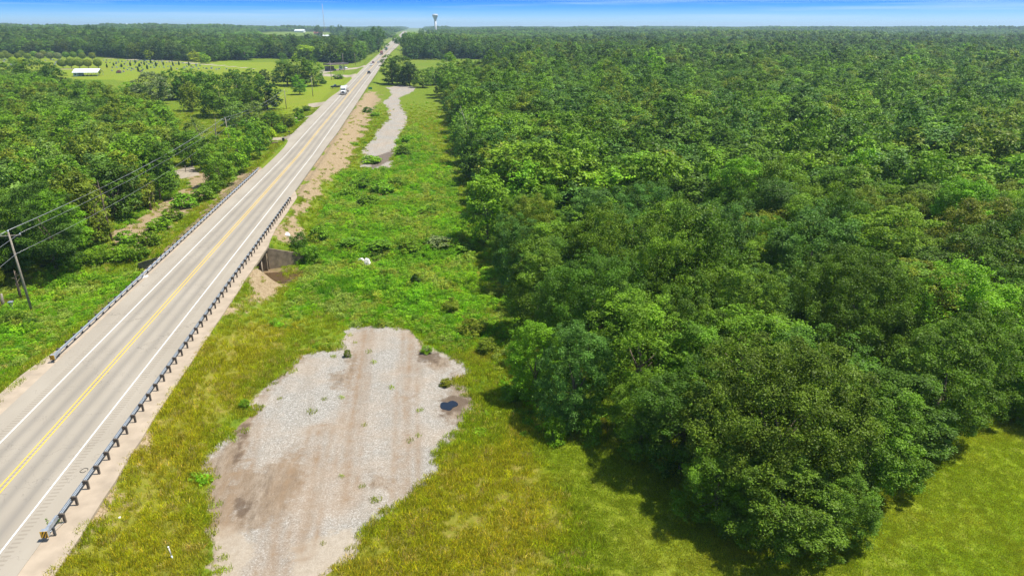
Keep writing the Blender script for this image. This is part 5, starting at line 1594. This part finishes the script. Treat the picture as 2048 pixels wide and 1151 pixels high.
def house(px, py, w_, d_, hh, rz, wall, roof, label, name='house', win=3, ridge=2.4):
    p = at(px, py)
    g = empty(name, (p[0], p[1], p[2] - .1), R(rz), label, 'house')
    MB().box((0, 0, hh / 2), (w_, d_, hh)).build('wall', wall, g)
    m = MB(); m.prism([(-d_ / 2 - .5, hh - .12), (0, hh + ridge), (d_ / 2 + .5, hh - .12), (d_ / 2 + .5, hh + .03), (0, hh + ridge + .18), (-d_ / 2 - .5, hh + .03)][:3], -w_ / 2 - .4, w_ / 2 + .4)
    m.bm.transform(Matrix(((0, 1, 0, 0), (1, 0, 0, 0), (0, 0, 1, 0), (0, 0, 0, 1)))); bmesh.ops.recalc_face_normals(m.bm, faces=m.bm.faces)
    m.build('roof', roof, g)
    for k in range(win):
        f = MB().box((-w_ / 2 + w_ * (k + .5) / win, -d_ / 2 - .02, hh * .55), (1.3, .06, 1.1)).build('window', M['white_sign'], g)
        MB().box((-w_ / 2 + w_ * (k + .5) / win, -d_ / 2 - .06, hh * .55), (1.1, .04, .9)).build('pane', M['glass'], f)
    MB().box((w_ * .22, -d_ / 2 - .03, 1.05), (1, .06, 2.1)).build('door', M['tan'], g)
    return g
house(52, 246, 19, 9, 2.8, 8, M['brick'], M['roof_red'], 'low red brick house half hidden under the trees of the left wood')
house(637, 69.5, 26, 14, 4, 5, M['tan'], M['roof_red'], 'far house with a reddish roof near the radio mast', ridge=4)
house(600, 65, 30, 15, 5, -15, M['car_white'], M['roof_white'], 'far white farm building beyond the left fields', name='farm_building', ridge=4)
house(650, 74, 26, 10, 3, 3, M['car_white'], M['roof_white'], 'long low white building in the pale field behind the left wood', name='farm_building', ridge=2)
house(865, 77.5, 16, 9, 3, 3, M['car_white'], M['roof_white'], 'small white building by the fields under the water tower', name='farm_building', ridge=2)
house(1444, 73, 24, 14, 8, 20, M['car_white'], M['roof_white'], 'white roof peeking out of the far right wood', name='farm_building', ridge=5)
# trailing tarp covered boat shape in the wood gap
p = at(291, 276)
g = empty('covered_trailer', p, R(30), 'teal tarp covered trailer hidden among the left trees', 'trailer')
MB().box((0, 0, 1.0), (2.2, 5.0, 1.1), taper=.6, bev=.2).build('tarp', M['tarp'], g)
for sx in (-1, 1): wheel(g, sx * 1.0, .3, .33)

# ------------------------------------------------------------------ tower, mast
p = plane_z(871.5, 66, 12.0); dirv = np.array([p[0] - CAM[0], p[1] - CAM[1]]); dirv /= np.linalg.norm(dirv)
tx, ty = CAM[0] + dirv[0] * 1900, dirv[1] * 1900
zt = top_z(tx, ty, 28); z0 = H1(tx, ty)
g = empty('water_tower', (tx, ty, z0), 0, 'tall grey white water tower with flared bowl standing above the skyline', 'water tower')
hT = zt - z0
def lathe(prof, name, mat, parent, n=40):
    b = bmesh.new(); rings = [[b.verts.new((r * math.cos(2 * math.pi * k / n), r * math.sin(2 * math.pi * k / n), z)) for k in range(n)] for r, z in prof]
    for a, c in zip(rings, rings[1:]):
        for k in range(n): b.faces.new((a[k], a[(k + 1) % n], c[(k + 1) % n], c[k])).smooth = True
    b.faces.new(rings[-1]); b.faces.new(rings[0][::-1])
    me = bpy.data.meshes.new(name); b.to_mesh(me); b.free(); me.materials.append(mat)
    return link(name, me, parent)
lathe([(3.6, -1), (3.0, 2), (2.75, hT * .3), (2.75, hT - 17)], 'shaft', M['water_tower'], g)
lathe([(2.75, hT - 17), (3.0, hT - 15), (4.6, hT - 10.5), (6.6, hT - 6.5), (7.3, hT - 4.4), (7.4, hT - 2.6), (6.6, hT - 1.4), (3.5, hT - .5), (.6, hT - .1)], 'bowl', M['water_tower'], g)
MB().tube([(0, 0, hT - .3), (0, 0, hT + .6)], .5, 8).build('hatch', M['water_tower'], g)
p = plane_z(649.5, 66, 12.0); dirv = np.array([p[0] - CAM[0], p[1] - CAM[1]]); dirv /= np.linalg.norm(dirv)
tx, ty = CAM[0] + dirv[0] * 1500, dirv[1] * 1500; zt = top_z(tx, ty, 8); z0 = H1(tx, ty); hM = zt - z0
g = empty('radio_mast', (tx, ty, z0), .3, 'thin tall guyed radio mast on the skyline', 'radio mast')
m = MB()
for k in range(3):
    a = 2.094 * k; m.tube([(.6 * math.cos(a), .6 * math.sin(a), 0), (.6 * math.cos(a), .6 * math.sin(a), hM)], .12, 4)
nseg = int(hM / 3)
for j in range(nseg):
    for k in range(3):
        a, c = 2.094 * k, 2.094 * (k + 1); z1, z2 = hM * j / nseg, hM * (j + 1) / nseg
        m.tube([(.6 * math.cos(a), .6 * math.sin(a), z1), (.6 * math.cos(c), .6 * math.sin(c), z2)], .07, 3)
m.build('lattice', M['mast'], g)
for k in range(3):
    a = 2.094 * k + .5
    for f in (.5, .95): MB().tube([(0, 0, hM * f), (hM * .5 * math.cos(a), hM * .5 * math.sin(a), 0)], .03, 3).build('guy_wire', M['mast'], g)
p = plane_z(256.5, 66, 12.0); dirv = np.array([p[0] - CAM[0], p[1] - CAM[1]]); dirv /= np.linalg.norm(dirv)
tx, ty = CAM[0] + dirv[0] * 3800, dirv[1] * 3800; z0 = H1(tx, ty); hT = top_z(tx, ty, 47.5) - z0
g = empty('water_tower', (tx, ty, z0), 0, 'tiny far white water tower just above the left treeline', 'water tower')
lathe([(2.2, 0), (1.6, hT * .4), (1.6, hT - 11)], 'shaft', M['roof_white'], g)
lathe([(1.6, hT - 11), (4.5, hT - 8.5), (6.3, hT - 5), (5.5, hT - 2), (2.5, hT - .3), (.4, hT)], 'bowl', M['roof_white'], g)

# ------------------------------------------------------------------ cemetery stones
def stone_at(px, py, w_, h, mat, lab, grp, vase=False):
    p = at(px, py)
    g = empty('headstone', (p[0], p[1], p[2]), R(rnd.uniform(-12, 12)), lab, 'headstone', grp)
    m = MB(); m.prism([(-w_ / 2, .12), (w_ / 2, .12), (w_ / 2, h * .82), (w_ * .25, h), (-w_ * .25, h), (-w_ / 2, h * .82)], -.12, .12); m.build('stone', mat, g)
    MB().box((0, 0, .05), (w_ * 1.25, .55, .18), bev=.01).build('base', M['light_granite'], g)
    if vase: MB().tube([(w_ * .62, -.1, .1), (w_ * .62, -.1, .5), (w_ * .62, -.1, .75)], [.07, .2, .1], 7).build('flowers', M[vase], g)
paint('flower_blue', (.12, .28, .42), .8); paint('flower_teal', (.10, .40, .30), .8); paint('flower_pink', (.55, .15, .22), .8)
for row in range(12):
    for k in range(17):
        if rnd.random() < .38: continue
        py = 121.5 + row * 2.1 + rnd.uniform(-.6, .6)
        x0 = 205 + row * 1.2; x1 = 330 + row * 16
        px = x0 + (min(x1, 490) - x0) * (k + rnd.uniform(.1, .9)) / 17
        if py > 140 and px > 285: continue
        dark = rnd.random() < .4
        stone_at(px, py, rnd.uniform(.8, 1.5), rnd.uniform(.7, 1.1), M['granite'] if dark else M['light_granite'], 'dark granite headstone on the cemetery lawn' if dark else 'light grey headstone on the cemetery lawn', 'headstones on the cemetery lawn', rnd.choice([False, 'flower_blue', 'flower_teal', 'flower_pink', 'flower_teal']))
for k in range(34):
    stone_at(rnd.uniform(-5, 150), rnd.uniform(119, 133), rnd.uniform(.9, 1.6), rnd.uniform(.8, 1.3), M['light_granite'], 'pale headstone between the rows of clipped trees', 'headstones between the clipped trees', rnd.choice([False, 'flower_teal', False]))
p = at(238, 146.5); g = empty('monument', p, 0, 'squat reddish granite monument standing before the graves', 'monument')
MB().box((0, 0, .3), (3.4, 1.6, .6), bev=.05).build('base', M['granite'], g)
MB().box((0, 0, 1.2), (2.2, .9, 1.5), taper=.8, bev=.08).build('block', M['brick'], g)
MB().box((-1.35, 0, .95), (.5, .7, .9), bev=.05).build('side_block', M['granite'], g)
MB().box((1.35, 0, .95), (.5, .7, .9), bev=.05).build('side_block', M['granite'], g)
p = at(352, 121.5); g = empty('yard_light', p, 0, 'pole with a round white light beside the cemetery drive', 'lamp')
MB().tube([(0, 0, 0), (0, 0, 5.2)], .09, 7).build('pole', M['pole_wood'], g)
lathe([(.1, 5.0), (.55, 5.25), (.7, 5.7), (.5, 6.15), (.1, 6.3)], 'globe', M['white_sign'], g, 14)

# ------------------------------------------------------------------ small roadside things
def small(px, py): return at(px, py)
p = small(567, 283); g = empty('trash_bin', p, R(15), 'black wheeled trash bin standing at the drive', 'trash bin')
MB().box((0, 0, .55), (.62, .68, .95), taper=1.15, bev=.03).build('body', M['black'], g)
MB().box((0, 0, 1.07), (.74, .82, .07), bev=.02).build('lid', M['black'], g)
for sx in (-1, 1): wheel(g, sx * .32, .34, .13, .07, False)
p = small(579, 271); g = empty('mailbox', p, R(80), 'black mailbox on a post beside the drive', 'mailbox')
MB().box((0, 0, .55), (.1, .1, 1.2)).build('post', M['post_wood'], g)
MB().tube([(0, -.28, 1.25), (0, .28, 1.25)], .16, 12).build('box', M['black'], g)
MB().box((.17, .1, 1.33), (.02, .06, .2)).build('flag', M['red_lamp'], g)
def pillar(px, py, lab):
    p = small(px, py); g = empty('brick_pillar', p, R(25), lab, 'pillar', 'brick pillars at the drives')
    MB().box((0, 0, .55), (.7, .7, 1.2)).build('shaft', M['brick'], g); MB().box((0, 0, 1.2), (.85, .85, .12), bev=.02).build('cap', M['concrete'], g)
    MB().box((1.4, 0, .28), (2.1, .3, .55)).build('low_wall', M['brick'], g); MB().box((1.4, 0, .59), (2.12, .4, .07)).build('coping', M['concrete'], g)
pillar(541, 289, 'brick pillar with low wall behind the trash bin'); pillar(590, 245, 'brick pillar with low wall at the second drive')
# green sign and its posts
p = small(741, 184); g = empty('road_sign', p, R(0), 'small green highway sign on the right verge', 'sign')
for sx in (-.6, .6): MB().box((sx, 0, .9), (.08, .05, 1.9)).build('post', M['galv'], g)
MB().box((0, -.04, 1.85), (1.9, .03, 1.0), bev=.005).build('panel', M['green_sign'], g)
# white litter in the creek hollow, white rock on the bank
def rock(px, py, sx, sy, sz, lab, seed, mat='white_stone', name='rock', cat='rock'):
    p = small(px, py); b = bmesh.new(); bmesh.ops.create_icosphere(b, subdivisions=3, radius=1)
    r_ = np.random.default_rng(seed); ph = r_.uniform(0, 6, 6)
    for v in b.verts:
        k = 1 + .22 * math.sin(v.co.x * 3 + ph[0]) * math.cos(v.co.y * 3.4 + ph[1]) + .12 * math.sin(v.co.z * 6 + ph[2] + v.co.x * 5)
        v.co = Vector((v.co.x * sx * k, v.co.y * sy * k, max(-.1, v.co.z * sz * k)))
    me = bpy.data.meshes.new(name); b.to_mesh(me); b.free(); me.materials.append(M[mat])
    o = link(name, me, None, p); tag(o, lab, cat); o.rotation_euler = (0, 0, r_.uniform(0, 6)); return o
rock(574, 469, .9, .45, .28, 'flat white stone lying on the straw covered bank above the wing wall', 1)
rock(722, 528, .8, .7, 1.15, 'left lump of broken white concrete in the weeds', 2, name='broken_concrete', cat='concrete')
rock(735, 529, .7, .8, 1.1, 'right lump of broken white concrete in the weeds', 3, name='broken_concrete', cat='concrete')
rock(268, 943, .12, .09, .08, 'small white scrap of litter on the verge below the guardrail', 4, name='litter', cat='litter')
rock(239, 1034, .10, .10, .07, 'small white scrap of litter in the green weeds on the verge', 5, name='litter', cat='litter')
rock(290, 555, .6, .35, .3, 'small white stone beside the left guardrail', 6)
# marker post
p = small(346, 1119); g = empty('marker_post', p, 0, 'short leaning white marker pipe in the yellow grass beside the lot', 'post')
tp = Vector((-.16, .1, 1.05))
MB().tube([(0, 0, -.1), tp * .35], .055, 10).build('sleeve', M['insulator'], g)
MB().tube([tp * .35, tp], .038, 10).build('pipe', M['white_stone'], g)
MB().tube([tp, tp + Vector((-.01, .005, .07))], .06, 10).build('cap', M['white_sign'], g)
# broken stump with a metal cap near the pole
p = small(26, 622); g = empty('meter_post', p, 0, 'stubby wooden post with a pale metal cap beside the utility pole', 'post')
MB().box((0, 0, .6), (.32, .3, 1.3), bev=.03).build('post', M['dead_wood'], g); MB().box((0, 0, 1.32), (.55, .5, .2), bev=.05).build('cap', M['galv'], g)
p = small(8, 615); g = empty('dead_stump', p, 0, 'broken grey tree stump at the edge of the left wood', 'stump')
MB().tube([(0, 0, -.2), (.05, 0, 1.2), (.15, .05, 2.1)], [.28, .2, .12], 8).build('stem', M['dead_wood'], g)
# scrap of tyre rubber on the shoulder
p = on_road(170, 947, 5.3)
b = MB(); b.tube([Vector((.24 * math.cos(a) + .04 * math.sin(3 * a), .30 * math.sin(a), .02)) for a in [k * .45 for k in range(14)]], .018, 6)
o = b.build('rubber_loop', M['rubber'], None, p); tag(o, 'thin black loop of rubber lying on the highway shoulder', 'rubber scrap')
# weed growing by the guardrail end
def weed_plant(px, py, h, lab):
    p = small(px, py); g = empty('weed_plant', (p[0], p[1], -.02), 0, lab, 'weed')
    r_ = np.random.default_rng(int(px)); n = 60
    zz = r_.uniform(.1, 1, n) * h; pos = np.stack([r_.normal(size=n) * .10 * (1.3 - zz / h), r_.normal(size=n) * .10 * (1.3 - zz / h), zz], 1)
    me = leaf_mesh('leaves', pos, unit(r_.normal(size=(n, 3)) + [0, 0, .6]), r_.uniform(.08, .16, n), np.stack([r_.uniform(0, 1, n), np.zeros(n), np.zeros(n)], 1), M['leaf'], r_, .35)
    c = link('leaves', me, g); c.color = (*PAL['mid'], 1)
    MB().tube([(0, 0, 0), (0, 0, h)], .012, 5).build('stem', M['bark'], g)
weed_plant(100, 1062, 1.0, 'lone tall weed growing at the end of the near guardrail')
weed_plant(118, 1048, .5, 'small green weed right behind the tall one at the guardrail end')
# gate and fence in the clearing
p = small(372, 344); g = empty('field_gate', p, R(-12), 'thin wooden field gate in the clearing behind the thicket', 'gate')
for x_ in (-4.2, 0, 4.2): MB().box((x_, 0, .8), (.14, .14, 1.9)).build('post', M['dead_wood'], g)
for z_ in (.35, .75, 1.15): MB().box((0, -.09, z_), (8.4, .04, .1)).build('rail', M['dead_wood'], g)
# dead and bare trees
def bare_tree(px, py, ty, lean, lab, mat='dead_wood', seed=1):
    p = small(px, py); h = top_z(p[0], p[1], ty) - p[2]; r_ = random.Random(seed)
    g = empty('bare_tree', p, 0, lab, 'tree')
    ax = [Vector((lean[0] * t * h, lean[1] * t * h, h * t)) for t in (-.02, .35, .7, 1)]
    MB().tube(ax, [.22, .17, .1, .03], 8).build('trunk', M[mat], g)
    for k in range(9):
        t = .35 + .6 * k / 9; s_ = Vector((lean[0] * t * h, lean[1] * t * h, h * t)); a = r_.uniform(0, 6.28); L_ = h * .24 * (1.25 - t)
        e = s_ + Vector((math.cos(a) * L_, math.sin(a) * L_, L_ * .7)); md_ = s_.lerp(e, .5) + Vector((0, 0, .1 * L_))
        MB().tube([s_, md_, e], [.06, .04, .012], 5).build('limb', M[mat], g)
bare_tree(432, 292, 236, (.12, 0), 'bare grey tree trunk leaning behind the power pole', seed=3)
bare_tree(415, 300, 232, (-.35, .05), 'bare leaning tree with long thin limbs left of the power pole', seed=4)
bare_tree(955, 310, 210, (-.34, -.1), 'pale dead trunk leaning out of the right hand wood edge', 'pale_bark', seed=5)
bare_tree(318, 206, 150, (.05, 0), 'grey dead limbs rising from the half dead tree', seed=6)
for k, (bx, by, ty) in enumerate([(224,482,360),(204,486,372),(302,420,366),(310,412,364),(322,402,358),(42,597,540)]):
    bare_tree(bx, by, ty, (.02 * (k % 3 - 1), 0), ['thin dark trunk standing at the edge of the cleared strip', 'second thin trunk just left of the first at the cleared strip', 'slim bare stem at the far end of the cleared strip', 'middle slim stem at the far end of the cleared strip', 'rightmost slim stem at the far end of the cleared strip', 'thick bare trunk at the wood edge beside the big utility pole'][k], 'bark', 20 + k)

#@@HAZE@@
# ------------------------------------------------------------------ haze: one closed box of pale air round everything
hb = bmesh.new()
bmesh.ops.create_cube(hb, size=1)
for v in hb.verts: v.co = Vector((v.co.x * 19400, 6100 + v.co.y * 12800, 41 + v.co.z * 110))
hm = bpy.data.meshes.new('haze'); hb.to_mesh(hm); hb.free()
mh, n_, N, L = new_mat('haze_air')
o_ = N('ShaderNodeOutputMaterial'); pv = N('ShaderNodeVolumePrincipled')
pv.inputs['Color'].default_value = (0.60, 0.82, 1.0, 1); pv.inputs['Density'].default_value = 0.00014; pv.inputs['Anisotropy'].default_value = 0.2
L(pv.outputs[0], o_.inputs['Volume'])
hm.materials.append(mh)
tag(link('haze', hm), kind='stuff')
